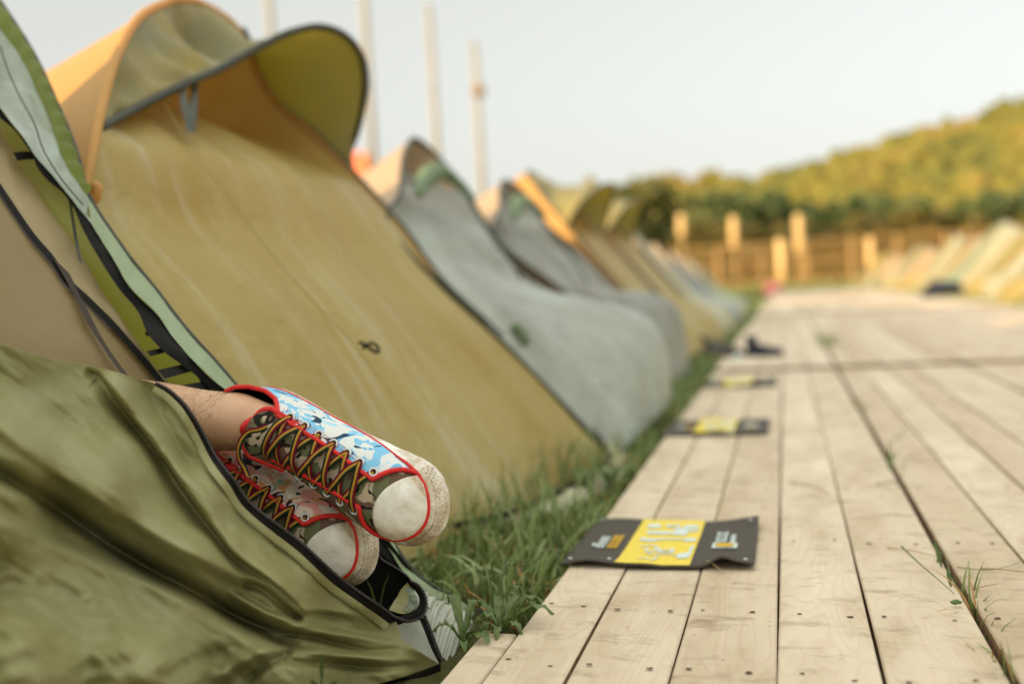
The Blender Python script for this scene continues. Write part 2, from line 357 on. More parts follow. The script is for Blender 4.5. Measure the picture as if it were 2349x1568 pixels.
def fin_tent(yc, zt, hw, mats, label, group, sx=1, seed=0, x0=FX0, roll=True, belly=None, xb=-2.9, full=True, p=2.0, hoop=None, rollpts=None, rz=0.72, sagin=0):
    root = empty('tent', (sx*(x0-0.9), yc, 0)); tag(root, label, 'tent', group)
    H = hoop_pts(yc, hw, zt, p, sx, x0)
    if hoop: a_, b_ = cr(hoop[0], 24), cr(hoop[1], 24); H = a_+b_[::-1][1:]; HP = (a_, b_)
    else: HP = H
    Rr = rear_hoop(yc, hw*0.95, zt*rz, sx, xb=xb, n=len(H))
    loft('body', H, Rr, mats[1], root, seed=seed)
    dp = panel('door_panel', HP, mats[0], root, 0.05 if not hoop else 0.03, seed, sx=sx, fold=0.085 if full else 0.06, recess=(.8, .2) if hoop else None, sagin=sagin, belly=belly, nr=40 if full else 20, nc=34 if full else 16)
    tube('front_pole', resample(H, 60 if full else 30), 0.010, mats[2], root, 8)
    # rear wall
    c = Vector((sx*xb, yc, 0)); V = list(Rr)+[Vector((q.x, q.y, 0)) for q in Rr]
    mesh('rear_panel', V, grid_faces(len(Rr), 2), mats[1], root)
    if hoop:
        dp.data.materials.append(M['greyfly'])
        for f in dp.data.polygons:
            if f.center.z > 0.90: f.material_index = 1
    if rollpts:
        q = cr([atH(x, y)+Vector((.77, 0, .64))*.05 for x, y in rollpts], 24)
        V, F = tube_geo(q, [0.014+0.024*math.sin(math.pi*i/23)*(1+.25*math.sin(i*2.1)) for i in range(24)], 10)
        mesh('rolled_flap', V, F, mats[3], root)
        q = cr([atH(x, y)+Vector((.77, 0, .64))*.03 for x, y in rollpts[-1:]+[(rollpts[-1][0]+60, rollpts[-1][1]+75), (rollpts[-1][0]+115, rollpts[-1][1]+170)]], 16)
        tube('door_zip', q, .007, mats[2], root, 6)
    return root
def hood_tent(yc, label, group, mats, sx=1, seed=0, x0=FX0, full=True, zt=1.40, hoops=None):
    root = empty('tent', (sx*(x0-0.9), yc, 0)); tag(root, label, 'tent', group)
    if hoops: H, Vv = hoops
    else:
        H = hoop_pts(yc, 0.68, zt, 2.4, sx, x0)
        Vv = []
        for i in range(31):
            a = math.pi*i/30; z = 0.93+0.36*math.sin(a)**0.8*(1+.25*(i/30-.5)); Vv.append(Vector((sx*(x0-FK*0.97+0.02+0.16*math.sin(a)), yc-0.62*math.cos(a)+0.22*math.sin(a)**2, z)))
    Rr = rear_hoop(yc, 0.66, 1.0, sx, n=len(H), xb=-3.0+(x0-FX0))
    loft('body', H, Rr, mats[1], root, seed=seed, sag=0.03)
    V = list(Rr)+[Vector((q.x, q.y, 0)) for q in Rr]; mesh('rear_panel', V, grid_faces(len(Rr), 2), mats[1], root)
    dp = panel('door_panel', H, mats[0], root, 0.03, seed, sx=sx, fold=0.035, nr=90 if full else 30, nc=80 if full else 24, recess=(0.9, 0.55) if hoops else (0.95, 0.3), belly=None if hoops else (0.11, 0.10, 0.11), sagin=0 if hoops else .05)
    # visor: cloth from the upper arch to its own spring hoop
    zc = Vv[0].z; top = [q for q in H if q.z >= min(Vv[0].z, Vv[-1].z)*0.93]; n = 60
    T = cr(top, n); W = cr(Vv, n); nv = 16; G = []
    for j in range(nv):
        t = j/(nv-1)
        for i in range(n):
            p = T[i].lerp(W[i], t); s = math.sin(math.pi*t); e = math.sin(math.pi*i/(n-1))
            p = p+Vector((sx*-0.02, 0, -0.055))*s*e+Vector((sx*.6, 0, .5))*s*e*(N3(i*0.16+seed, t*.7)*0.12+N3(i*0.45+seed, t*1.4)*0.07+N3(i*1.1+seed, t*2)*0.010)
            G.append(p)
    mesh('visor', G, grid_faces(n, nv), mats[2], root)
    tube('visor_hoop', W, 0.0105, mats[3], root, 10)
    tube('front_pole', cr(H, 90), 0.009 if not hoops else 0.011, mats[3] if not hoops else M['orange'], root, 8)
    return root, H, Vv

def hero_tent():
    near = [(FX0-.30, 1.55, 0.0)] + [tuple(atY(*q)) for q in [(150, 560, 1.62), (190, 430, 1.64), (205, 380, 1.66), (222, 295, 1.73), (260, 150, 1.90), (320, 40, 2.15), (400, -2, 2.42)]]
    near[1] = (FX0-.12-FK*0.55, 1.56, 0.55)
    far = [tuple(atY(*q)) for q in [(470, 12, 2.62), (540, 60, 2.76), (575, 120, 2.86), (608, 200, 2.94), (740, 330, 3.01), (840, 440, 3.03), (920, 530, 3.03), (1000, 640, 3.00), (1150, 780, 3.07), (1260, 880, 3.14), (1330, 960, 3.15), (1400, 1050, 3.12)]]
    far[-1] = (FX0-0.01, 3.13, 0.0)
    n1, n2 = cr(near, 30), cr([near[-1]]+far, 31); H = n1[:-1]+n2
    Vv = [atY(*q) for q in [(222, 297, 1.74), (300, 255, 1.9), (430, 190, 2.15), (500, 160, 2.3), (600, 105, 2.5), (680, 70, 2.65), (740, 62, 2.75), (790, 80, 2.83), (825, 120, 2.9), (838, 170, 2.95), (835, 230, 3.0), (820, 300, 3.03), (795, 362, 3.05)]]
    root, H, Vv = hood_tent(2.4, 'large ochre yellow tent with a raised arched hood right behind the shoes', TENTG, (M['ochre'], M['orange'], M['visor'], M['piping']), hoops=(H, Vv), seed=11)
    # zip seam down the door, tie straps, toggle, dirt skirt
    def onp(px, py, o=0.03):
        p = atH(px, py); return p+Vector((0.77, 0, 0.64))*o
    tube('door_seam', cr([onp(*q) for q in [(345, 235), (400, 330), (500, 470), (650, 660), (780, 800), (880, 930), (960, 1050), (1010, 1180)]], 60), 0.0014, M['ochre'], root, 6)
    for dx in (0, 22):
        q = cr([onp(392+dx*1.3, 175, .05), onp(385+dx*1.3, 245, .055), onp(398+dx*.7, 300, .05), onp(408, 340, .045)], 16)
        V = []
        for i, p in enumerate(q): V += [p+Vector((0, -.016+.004*math.sin(i), 0)), p+Vector((.008, 0, .004)), p+Vector((0, .016, 0))]
        mesh('tie_strap', V, grid_faces(3, len(q)), M['piping'], root)
    q = [onp(*p, 0.045) for p in [(792, 818), (806, 822), (818, 832), (832, 840), (833, 824), (822, 818), (812, 824), (800, 830)]]
    tube('tie_loop', cr(q, 30), 0.0038, M['black'], root, 6)
    # dark draw cord and white wall at the front foot
    P = [atZ(*q, 0.055) for q in [(1392, 1020), (1394, 1056), (1342, 1098), (1270, 1136), (1190, 1168), (1120, 1188), (1040, 1204)]]
    tube('ground_cord', cr(P, 40), 0.007, M['black'], root, 8)
    T = cr([p+Vector((-0.01, 0, 0.0)) for p in P], 40); B = cr([atZ(*q, .03) for q in [(1410, 1024), (1446, 1060), (1412, 1108), (1345, 1146), (1262, 1176), (1176, 1200), (1080, 1212)]], 40)
    mesh('skirt', [q for row in (T, [a.lerp(b, .5)+Vector((0, 0, .010+.006*math.sin(i*1.3))) for i, (a, b) in enumerate(zip(T, B))], B) for q in row], grid_faces(40, 3), M['cream'], root)
    # dark pole sleeve along the far slope
    S = [p+Vector((0.006, 0.008, 0.004)) for p in H[-26:]]
    tube('pole_sleeve', S, 0.013, M['piping'], root, 8)
    # orange toggle
    c = atY(210, 440, 1.60); V, F = tube_geo(cr([c+Vector((-.03, 0, -.01)), c+Vector((0, 0, .004)), c+Vector((.012, 0, .012)), c+Vector((.008, 0, -.012)), c+Vector((-.004, 0, -.022))], 18), 0.009, 8)
    mesh('toggle', V, F, M['orange'], root)
hero_tent()
GREYSET = (M['grey'], M['peach'], M['piping'], plain('moss_roll', (0.14, 0.20, 0.10), .7, .2, 20))
fin_tent(3.92, 1.27, 0.66, GREYSET, 'grey tent with pointed arch and bulging door, first behind the yellow tent', TENTG, seed=21, belly=(0.25, 0.11, 0.13), sagin=.10, rz=.55, rollpts=[(940, 470), (950, 440), (975, 418), (1005, 418), (1040, 445), (1068, 478)],
         hoop=([Vector((FX0, 3.14, 0)), Vector((FX0-FK*.45, 3.03, .45))]+[atH(*q) for q in [(910, 552), (919, 440), (928, 350), (945, 318)]],
               [Vector((FX0, 4.62, 0)), Vector((FX0-FK*.45, 4.50, .45))]+[atH(*q) for q in [(1165, 590), (1080, 458), (1010, 366), (972, 328), (945, 318)]]))
fin_tent(5.42, 1.22, 0.62, (M['greydark'],)+GREYSET[1:], 'slumped grey tent between the pointed grey tent and the hooded yellow tents', TENTG, seed=25, belly=(0.24, 0.15, 0.11), sagin=.08, rz=.55, rollpts=[(1160, 520), (1170, 492), (1190, 478), (1212, 486), (1236, 512)],
         hoop=([Vector((FX0, 4.72, 0)), Vector((FX0-FK*.45, 4.66, .45))]+[atH(*q) for q in [(1150, 560), (1148, 480), (1148, 430), (1156, 414)]],
               [Vector((FX0, 6.15, 0)), Vector((FX0-FK*.45, 6.02, .45)), Vector((FX0-FK*.75, 5.98, .75))]+[atH(*q) for q in [(1250, 512), (1200, 440), (1172, 418), (1156, 414)]]))
def on_surface(root_part, x, y, lift=.006):
    ok, loc, nrm, idx = root_part.ray_cast(CAM-root_part.parent.location, ray(x, y).normalized())
    return (loc+root_part.parent.location-ray(x, y).normalized()*lift) if ok else None
bpy.context.view_layer.update()
GT = [o for o in bpy.data.objects if o.name.startswith('door_panel') and abs(o.parent.location.y-3.92) < .01][0]
V, F = [], []
for r_, (yy, xs_) in enumerate(((872, (1345, 1357, 1370, 1384, 1397)), (890, (1338, 1352, 1366, 1380, 1394)))):
    for x_ in xs_:
        q_ = [on_surface(GT, a, b) for a, b in ((x_, yy), (x_+8, yy-3), (x_+9, yy+9), (x_+1, yy+12))]
        if all(q_): F.append(tuple(range(len(V), len(V)+4))); V += q_
if F: mesh('white_print', V, F, M['silver'], GT.parent, smooth=False)
q_ = [on_surface(GT, a, b, .02) for a, b in ((1176, 748), (1188, 756), (1200, 772), (1208, 788))]
if all(q_): tube('door_tie', cr(q_, 12), [.012, .02, .022, .02, .014, .02, .024, .02, .016, .02, .014, .008], GREYSET[3], GT.parent, 8)
HS = (M['ochre'], M['orange'], M['visor'], M['piping'])
hood_tent(6.95, 'smaller yellow tent with green hood just past the two grey tents', TENTG, HS, seed=31, full=False)
hood_tent(8.45, 'second of the two small yellow hooded tents, the farther one', TENTG, HS, seed=35, full=False)
CS = (M['cream'], M['peach'], M['piping'], M['palegreen']); SS = (M['slate'], M['peach'], M['piping'], M['palegreen'])
fin_tent(9.95, 1.20, 0.66, CS, 'cream tent between the yellow hooded tent and the slate blue tent', TENTG, seed=41, belly=(0.15, 0.10, 0.12), sagin=.05, roll=False, full=False)
fin_tent(11.45, 1.02, 0.66, SS, 'slate blue tent toward the far end of the left row', TENTG, seed=42, belly=(0.15, 0.10, 0.12), sagin=.05, roll=False, full=False)
fin_tent(12.95, 0.95, 0.66, CS, 'low cream tent next after the slate blue tent, near the row end', TENTG, seed=43, belly=(0.15, 0.10, 0.12), sagin=.05, roll=False, full=False)
fin_tent(14.45, 0.90, 0.64, (M['palegreen'], M['peach'], M['piping'], M['palegreen']), 'small pale green tent closing the left row', TENTG, seed=44, belly=(0.15, 0.10, 0.12), sagin=.05, roll=False, full=False)
# the row goes on behind the camera, and a second row stands further left: they shade the walk
for i, y in enumerate((-0.68, -2.18, -3.68, -5.18)):
    hood_tent(y, 'yellow tent of the same row, standing behind the photographer', 'tents of the left row outside the photo', HS, seed=50+i, full=False)
for i in range(13):
    y = -9.5+1.55*i
    fin_tent(y, 1.28, 0.74, (M['ochre'], M['orange'], M['piping'], M['palegreen']), 'orange backed tent of the second row, hidden behind the front row', 'tents of the second row on the left', x0=-3.9, seed=60+i, roll=False, full=False, xb=-6.0)
RG = 'tents in the row on the right of the boardwalk'
rlab = list(zip(['cream', 'cream', 'cream', 'ochre', 'cream', 'ochre', 'palegreen', 'ochre', 'cream', 'ochre', 'ochre', 'cream', 'ochre', 'cream', 'ochre'], [8.6, 10.5, 12.5, 14.3, 16.4, 18.2, 20.3, 22.2, 24.3, 26.4, 28.6, 31, 34, 38, 43]))
rl = ['big cream tent cut off by the right edge', 'cream tent at the right edge, behind the nearest one', 'pale cream tent leaning at the far right edge of the photo', 'golden yellow tent beside the pale cream one at the right', 'cream tent with a dark bag lying at its foot', 'golden tent just behind the cream tent with the dark bag', 'pale green tent in the middle of the right row', 'orange yellow tent after the pale green tent on the right', 'cream tent far down the right row', 'golden tent of the far right row standing after the cream one', 'second golden tent in succession, far down the right row', 'cream tent just before the far end tents of the right row', 'golden tent third from the far end of the right row, tiny in the photo', 'tiny cream tent second from the far end of the right row', 'very last tiny golden tent of the right row']
for i, ((mk, y), lb) in enumerate(zip(rlab, rl)):
    fin_tent(y, 1.25+0.14*math.sin(i*2.3), 0.66, (M[mk], M[('cream', 'peach', 'ochre')[i % 3]], M['piping'], M['palegreen']), lb, RG, p=1.7, sx=-1, x0=-2.88-.12*math.sin(i*1.7), seed=80+i, belly=(0.15, 0.12, 0.12), sagin=.06, roll=False, full=False, xb=-5.2)


# ------------------------------------------------------------ the near tent with its door thrown open
def px(L, f): return [f(*q) for q in L]
def strip(name, A, B, mat, parent, n=60, m=8, wr=0.0, wf=8, seed=0, axis=None):
    A, B = cr(A, n), cr(B, n); V = []; ax = axis or Vector((0.77, 0, 0.64))
    for j in range(m):
        t = j/(m-1)
        for i in range(n):
            p = A[i].lerp(B[i], t)
            if wr: p = p+ax*wr*(noise.noise(p*wf+Vector((seed, 0, 0)))+.5*noise.noise(p*wf*2.7+Vector((seed, 9, 0))))*(0.3+math.sin(math.pi*t))
            V.append(p)
    return mesh(name, V, grid_faces(n, m), mat, parent)
C1 = [(-60, -120), (0, 5), (22, 38), (56, 90), (90, 150), (124, 225), (161, 311), (184, 383), (199, 446), (226, 491), (262, 544), (300, 597), (353, 661), (428, 759), (497, 834), (561, 910), (690, 1050), (800, 1150), (902, 1245), (924, 1283), (957, 1321), (990, 1346), (1045, 1371), (1083, 1396), (1105, 1423), (1113, 1442)]
C2 = [(-60, -60), (0, 60), (32, 105), (75, 180), (112, 262), (142, 360), (169, 405), (198, 448)]
C3 = [(-60, 190), (0, 247), (22, 277), (56, 322), (86, 364), (124, 405), (161, 450), (210, 514), (255, 585), (301, 661), (359, 719), (399, 776), (451, 834), (509, 886), (541, 909), (680, 1060), (790, 1165), (888, 1252), (912, 1290), (944, 1330), (985, 1362), (1031, 1384), (1072, 1407)]
def near_tent():
    root = empty('tent', (-1.5, 0.85, 0))
    tag(root, 'green tent at the left with its door unzipped and feet sticking out', 'tent', TENTG)
    far = px(C1[1:], atH); far[-1].z = 0
    near = [Vector((FX0, 0.20, 0)), Vector((FX0-FK*.5, 0.12, .5)), Vector((FX0-FK*1.0, 0.16, 1.0)), Vector((FX0-FK*1.35, 0.5, 1.35)), Vector((FX0-FK*1.48, 0.95, 1.48)), Vector((FX0-FK*1.42, 1.45, 1.42))]
    H = cr(near, 24)+cr(far, 50)
    Rr = rear_hoop(0.85, 0.66, 1.0, 1, n=len(H))
    loft('body', H, Rr, M['olive_in'], root, seed=2, sag=0.02, wr=0.02, nv=24)
    V = list(Rr)+[Vector((q.x, q.y, 0)) for q in Rr]; mesh('rear_panel', V, grid_faces(len(Rr), 2), M['olive_in'], root)
    tube('front_pole', cr(H, 120), 0.0055, M['piping'], root, 8)
    # arched band, gathered along its seam
    A, B = px(C1[:9], lambda x, y: atH(x, y, -0.004)), px(C2, lambda x, y: atH(x, y, -0.012))
    n, m = 120, 10; a, b = cr(A, n), cr(B, n); V = []
    for j in range(m):
        for i in range(n):
            t = j/(m-1); V.append(a[i].lerp(b[i], t)+Vector((.77, 0, .64))*(0.012*math.sin(math.pi*t)+0.004*math.sin(i*0.75+t*2.5)*math.sin(math.pi*t)))
    mesh('arch_band', V, grid_faces(n, m), M['lime'], root)
    # the wet fly strip beside the opening, wide above, narrow below
    f1 = lambda x, y: atH(x, y, -0.010)
    strip('fly_strip', px(C2, f1), px(C3[:8], f1), M['wetgreen'], root, 90, 16, 0.012, 9, 3)
    tube('seam_line', cr(px([(0, 105), (14, 150), (42, 215), (77, 280), (105, 355), (142, 412), (190, 470)], lambda x, y: atH(x, y, -0.026)), 50), 0.0011, M['black'], root, 6)
    strip('fly_edge', px(C1[8:], f1), px(C3[7:], f1), M['palegreen'], root, 170, 5, 0.004, 20, 5)
    # wavy black zip tape hanging off the strip
    T = [(-60, 200), (0, 270), (30, 295), (48, 318), (75, 360), (86, 385), (108, 412), (142, 440), (157, 458), (190, 528), (225, 590), (268, 655), (318, 716), (345, 775), (380, 812), (425, 842), (462, 870), (505, 915), (560, 1000), (700, 1140), (800, 1215), (866, 1262), (905, 1300), (950, 1335), (990, 1368), (1031, 1390), (1070, 1408)]
    strip('door_zip_tape', px(C3, lambda x, y: atH(x, y, -0.006)), px(T, lambda x, y: atH(x, y, 0.004)), M['black'], root, 180, 5, 0.006, 12, 7)
    # inner tent, beige, set back from the fly
    g = lambda o: (lambda x, y: atH(x, y, o))
    C4 = [(-80, 150), (0, 296), (37, 364), (75, 425), (112, 480), (150, 533), (187, 585), (231, 661), (289, 747), (347, 828), (393, 886), (450, 965), (560, 1100)]
    C5 = [(-80, 320), (0, 420), (37, 476), (86, 544), (124, 588), (160, 640), (200, 676), (260, 736), (324, 808), (388, 888), (440, 965), (540, 1110)]
    strip('inner_edge_band', px(C4, g(.055)), px(C5, g(.050)), M['beige'], root, 110, 10, 0.006, 14, 4)
    C6 = [(-400, 420), (-300, 600), (-200, 700), (-120, 800), (-60, 880), (0, 950), (60, 1010), (120, 1060), (200, 1100), (280, 1140), (350, 1180), (420, 1250)]
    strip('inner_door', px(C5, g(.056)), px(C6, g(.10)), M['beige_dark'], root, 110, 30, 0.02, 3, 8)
    zt = px(C5, g(.046)); z2 = px([(x-9, y+12) for x, y in C5], g(.048))
    strip('inner_zip_tape', zt, z2, M['black'], root, 110, 3)
    V, F = [], []
    zl = cr(px([(x-10, y+13) for x, y in C5[:8]], g(.044)), 150)
    for i, p in enumerate(zl):
        d = (zl[min(i+1, 149)]-zl[max(i-1, 0)]).normalized(); b0 = len(V); s = 0.0019
        for q in ((-.5, -1), (.5, -1), (.5, 1), (-.5, 1)):
            V.append(p+d*q[0]*s+Vector((0, -.35, -.6))*0.003*(q[1]+1)+Vector((.77, 0, .64))*.0006)
        F.append((b0, b0+1, b0+2, b0+3))
    mesh('inner_zip_teeth', V, F, M['teeth'], root, smooth=False)
    strip('mesh_strip', px([(120, 588), (150, 640), (176, 690), (200, 740), (232, 790), (262, 835), (300, 885), (330, 930)], g(.043)), px([(160, 628), (180, 670), (204, 716), (228, 764), (258, 812), (292, 858), (330, 908), (362, 950)], g(.043)), M['mesh'], root, 60, 4)
    # toggle strap and the dark door edge on the inside wall, printed marks on the fly
    f2 = lambda x, y: atY(x, y, 1.455)
    strip('strap', px([(30, 350), (60, 347), (92, 350)], g(.02)), px([(40, 369), (66, 366), (96, 366)], g(.02)), M['black'], root, 10, 3)
    strip('wall_seam', px([(157, 458), (163, 500), (172, 560), (181, 600)], g(.02)), px([(163, 458), (170, 500), (180, 560), (190, 605)], g(.02)), M['piping'], root, 12, 3)
    marks = [[(332, 763), (365, 741), (369, 749), (338, 772)], [(336, 805), (400, 791), (406, 801), (345, 817)], [(362, 848), (428, 833), (438, 852), (378, 868)],
             [(398, 886), (470, 874), (490, 905), (412, 906)], [(424, 826), (452, 850), (474, 884), (500, 912), (478, 905), (456, 868)], [(452, 850), (482, 870), (500, 905), (470, 884)]]
    V, F = [], []
    for q in marks:
        b0 = len(V); V += px(q, g(-0.0+.012)); F.append(tuple(range(b0, b0+len(q))))
    mesh('printed_marks', V, F, M['black'], root, smooth=False)
    # silver pleated skirt at the foot of the doorway
    n, m = 90, 14
    a = cr([atd(*q) for q in [(946, 1335, 1.62), (985, 1362, 1.64), (1031, 1386, 1.65), (1076, 1408, 1.64), (1088, 1440, 1.63)]], n)
    b = cr([atd(*q) for q in [(952, 1400, 1.58), (966, 1440, 1.55), (985, 1485, 1.52), (1009, 1525, 1.50), (1045, 1500, 1.53)]], n); V = []
    for j in range(m):
        t = j/(m-1)
        for i in range(n):
            p = a[i].lerp(b[i], t); V.append(p+Vector((0.5, -0.5, .6))*(0.0045*math.sin(i*0.62+math.sin(t*4)*.8)*(0.5+.5*t))+Vector((0, 0, 0.01))*math.sin(math.pi*t))
    mesh('pleated_skirt', V, grid_faces(n, m), M['silver'], root)
    V = [atd(*q) for q in [(862, 1455, 1.515), (935, 1424, 1.53), (964, 1418, 1.535), (985, 1470, 1.51), (1006, 1520, 1.49), (935, 1490, 1.50)]]
    mesh('skirt_corner', V, [(0, 1, 2, 3, 4, 5)], M['silver'], root, smooth=False)
    # black patch put in for the unlit tent interior behind the shoes
    P = [(700, 1120), (820, 1130), (900, 1250), (960, 1330), (1000, 1385), (975, 1430), (860, 1440), (740, 1380)]
    mesh('interior_dark_patch', [atd(x, y, 1.66) for x, y in P], [tuple(range(len(P)))], M['black'], root, smooth=False)
    tube('loose_cord', cr([atd(*q) for q in [(855, 1235, 1.60), (876, 1282, 1.60), (905, 1300, 1.60), (932, 1318, 1.60), (948, 1338, 1.58)]], 40), 0.0016, M['teeth'], root, 6)
    rb = cr([atd(*q) for q in [(962, 1418, 1.50), (975, 1450, 1.49), (990, 1488, 1.48), (1008, 1522, 1.47)]], 60)
    rb2 = cr([atd(*q) for q in [(972, 1416, 1.50), (984, 1446, 1.49), (997, 1482, 1.48), (1012, 1518, 1.47)]], 60)
    strip('side_zip_tape', rb, rb2, M['black'], root, 60, 3)
    V, F = [], []
    for i, p in enumerate(rb2):
        if i % 2: continue
        v, f = tube_geo([p+Vector((0, 0, .001)), p+Vector((.002, -.002, .004)), p+Vector((.005, -.001, .003))], 0.0011, 5, base=len(V)); V += v; F += f
    mesh('side_zip_teeth', V, F, M['teeth'], root)

    # ---- the door flap thrown over the legs: relief of folds built from the photographed ridges and hollows
    top = [(-190, 775), (-90, 778), (0, 789), (87, 814), (139, 828), (197, 836), (250, 849), (301, 863), (359, 879)]
    right = [(359, 879), (384, 892), (405, 909), (423, 927), (440, 950), (458, 979), (474, 1008), (492, 1042), (515, 1074), (538, 1102), (567, 1146), (600, 1176), (636, 1203), (694, 1247), (734, 1284), (770, 1318), (825, 1358), (880, 1396), (905, 1414), (912, 1438), (925, 1470), (960, 1492), (1009, 1522)]
    left = [(-190, 775), (-200, 1100), (-210, 1400), (-220, 1780)]
    bot = [(-220, 1780), (200, 1760), (600, 1700), (760, 1640), (850, 1576), (930, 1550), (1009, 1522)]
    CP = np.array([(359, 879, 1.37), (200, 836, 1.31), (0, 789, 1.2), (-190, 770, 1.02), (474, 1008, 1.345), (567, 1152, 1.325), (694, 1245, 1.345), (825, 1354, 1.405), (908, 1415, 1.47), (1009, 1522, 1.475), (850, 1568, 1.40), (600, 1568, 1.24), (300, 1568, 1.0), (0, 1568, .84), (-220, 1780, .68), (200, 1100, 1.14), (400, 1300, 1.2), (0, 1100, 1.0), (600, 1350, 1.30), (250, 900, 1.28), (450, 1150, 1.28), (-190, 1200, .88), (700, 1700, 1.25), (200, 1760, .85)], float)
    def dep(X, Y):
        W = 0; D = 0
        for x, y, d in CP:
            wgt = 1/(((X-x)**2+(Y-y)**2)+400)**1.5; W = W+wgt; D = D+wgt*d
        return D/W
    nu, nv = 330, 300
    def curve2(L, n): return np.array([(p.x, p.y) for p in cr([Vector((a, b, 0)) for a, b in L], n)])
    T_, B_, L_, R2 = curve2(top, nu), curve2(bot, nu), curve2(left, nv), curve2(right, nv)
    u = np.linspace(0, 1, nu)[None, :, None]; v = np.linspace(0, 1, nv)[:, None, None]
    P = (1-v)*T_[None]+v*B_[None]+(1-u)*L_[:, None]+u*R2[:, None]-((1-u)*(1-v)*T_[0]+u*(1-v)*T_[-1]+(1-u)*v*B_[0]+u*v*B_[-1])
    X, Y = P[..., 0], P[..., 1]; D = dep(X, Y)
    def z3(L): return [(a*.5785, 660.7+b*.5785) for a, b in L]
    def z6(L): return [(660.6+a*.2744, 1137.7+b*.2744) for a, b in L]
    def field(L):
        """signed distance and along-parameter to a polyline in photo pixels"""
        best = np.full(X.shape, 1e9); sg = np.zeros(X.shape); al = np.zeros(X.shape); tot = 0; L = np.array(L, float)
        lens = np.hypot(*(L[1:]-L[:-1]).T); full = lens.sum()
        for (a, b), ln in zip(zip(L[:-1], L[1:]), lens):
            d = (b-a)/ln; t = np.clip((X-a[0])*d[0]+(Y-a[1])*d[1], 0, ln); qx, qy = X-a[0]-t*d[0], Y-a[1]-t*d[1]
            r = np.hypot(qx, qy); s = np.sign(-(X-a[0])*d[1]+(Y-a[1])*d[0]); mk = r < best
            best = np.where(mk, r, best); sg = np.where(mk, s, sg); al = np.where(mk, (tot+t)/full, al); tot += ln
        return best, sg, al
    def sm(L): q = curve2(L, 24); return q
    H = np.zeros(X.shape)
    def ridge(L, amp, w1, w2=None, taper=(0.0, 0.0)):
        nonlocal H
        d, s, a = field(sm(L)); w2 = w2 or w1; wv = np.where(s > 0, w2, w1); e = np.ones_like(a)
        if taper[0]: e *= np.clip(a/taper[0], 0, 1)
        if taper[1]: e *= np.clip((1-a)/taper[1], 0, 1)
        H += amp*np.exp(-(d/wv)**2)*e
    # s > 0 is below / left of a line running down to the right
    ridge(z3([(-250, 430), (0, 545), (250, 735), (450, 865), (600, 955), (760, 1040), (900, 1105), (1030, 1168), (1150, 1260), (1240, 1340)]), 0.036, 55, 24, (0, .12))
    ridge(z3([(-250, 600), (0, 735), (300, 925), (450, 1030), (600, 1118), (760, 1200), (900, 1285), (1020, 1350), (1150, 1412), (1269, 1440)]), -0.052, 22, 17, (0, .1))
    ridge(z3([(-250, 860), (0, 945), (250, 1045), (500, 1145), (650, 1210), (800, 1285), (1000, 1370), (1150, 1428)]), 0.022, 24, 80, (0, .08))
    ridge(z3([(335, 322), (400, 355), (425, 395), (470, 460), (520, 530), (590, 620), (640, 685), (700, 770), (760, 855), (820, 940), (880, 1015), (940, 1080), (1000, 1120), (1100, 1190), (1240, 1325)]), -0.024, 6, 26, (.06, .2))
    ridge(z3([(370, 330), (440, 375), (500, 450), (560, 530), (620, 600), (690, 700), (750, 785), (810, 870), (880, 960), (940, 1040), (1000, 1085)]), 0.014, 26, 11, (.1, .2))
    ridge(z3([(870, 760), (910, 850), (940, 950), (960, 1030)]), 0.007, 26, 18, (.3, .3))
    ridge(z3([(560, 420), (640, 520), (700, 620), (770, 730), (850, 830)]), -0.008, 16, 16, (.2, .3))
    ridge(z3([(100, 480), (260, 440), (420, 470), (520, 600)]), 0.009, 40, 40, (.3, .3))
    ridge(z3([(80, 600), (180, 520), (330, 560)]), -0.006, 22, 22, (.3, .3))
    # mouth of the big fold, and the gathered corner
    ridge(z3([(945, 1168), (1010, 1178), (1060, 1205), (1120, 1255), (1205, 1325)]), -0.024, 9, 13, (.1, .1))
    ridge(z3([(900, 1195), (960, 1235), (1050, 1285), (1140, 1318), (1235, 1342)]), 0.013, 9, 10, (.15, .1))
    ridge(z3([(840, 1240), (940, 1300), (1060, 1345), (1200, 1362)]), -0.014, 9, 10, (.2, .1))
    ridge(z6([(-100, 1095), (120, 1110), (400, 1150), (700, 1200), (1000, 1250), (1200, 1335)]), 0.012, 9, 8, (.1, .1))
    ridge(z6([(-100, 1140), (150, 1165), (400, 1225), (700, 1290), (970, 1265)]), -0.017, 8, 9, (.1, .1))
    ridge(z6([(-150, 1235), (100, 1285), (400, 1330), (750, 1350), (1150, 1372)]), 0.010, 9, 8, (.1, .1))
    ridge(z6([(-150, 1330), (100, 1385), (350, 1400), (700, 1430), (1050, 1420)]), -0.014, 9, 10, (.1, .1))
    ridge(z6([(130, 1000), (260, 985), (420, 1010), (560, 1060)]), -0.008, 8, 9, (.2, .3))
    ridge(z6([(0, 940), (200, 950), (420, 960), (620, 1000), (800, 1060)]), 0.007, 12, 9, (.2, .3))
    ridge([(560, 1568), (600, 1530), (650, 1500), (670, 1485)], -0.02, 10, 12, (.2, .1))
    ridge([(470, 1600), (520, 1540), (590, 1500), (660, 1478)], 0.012, 16, 14, (.2, .2))
    ridge([(330, 1640), (380, 1560), (470, 1500), (560, 1480)], -0.009, 14, 20, (.2, .2))
    V = []; r = random.Random(5)
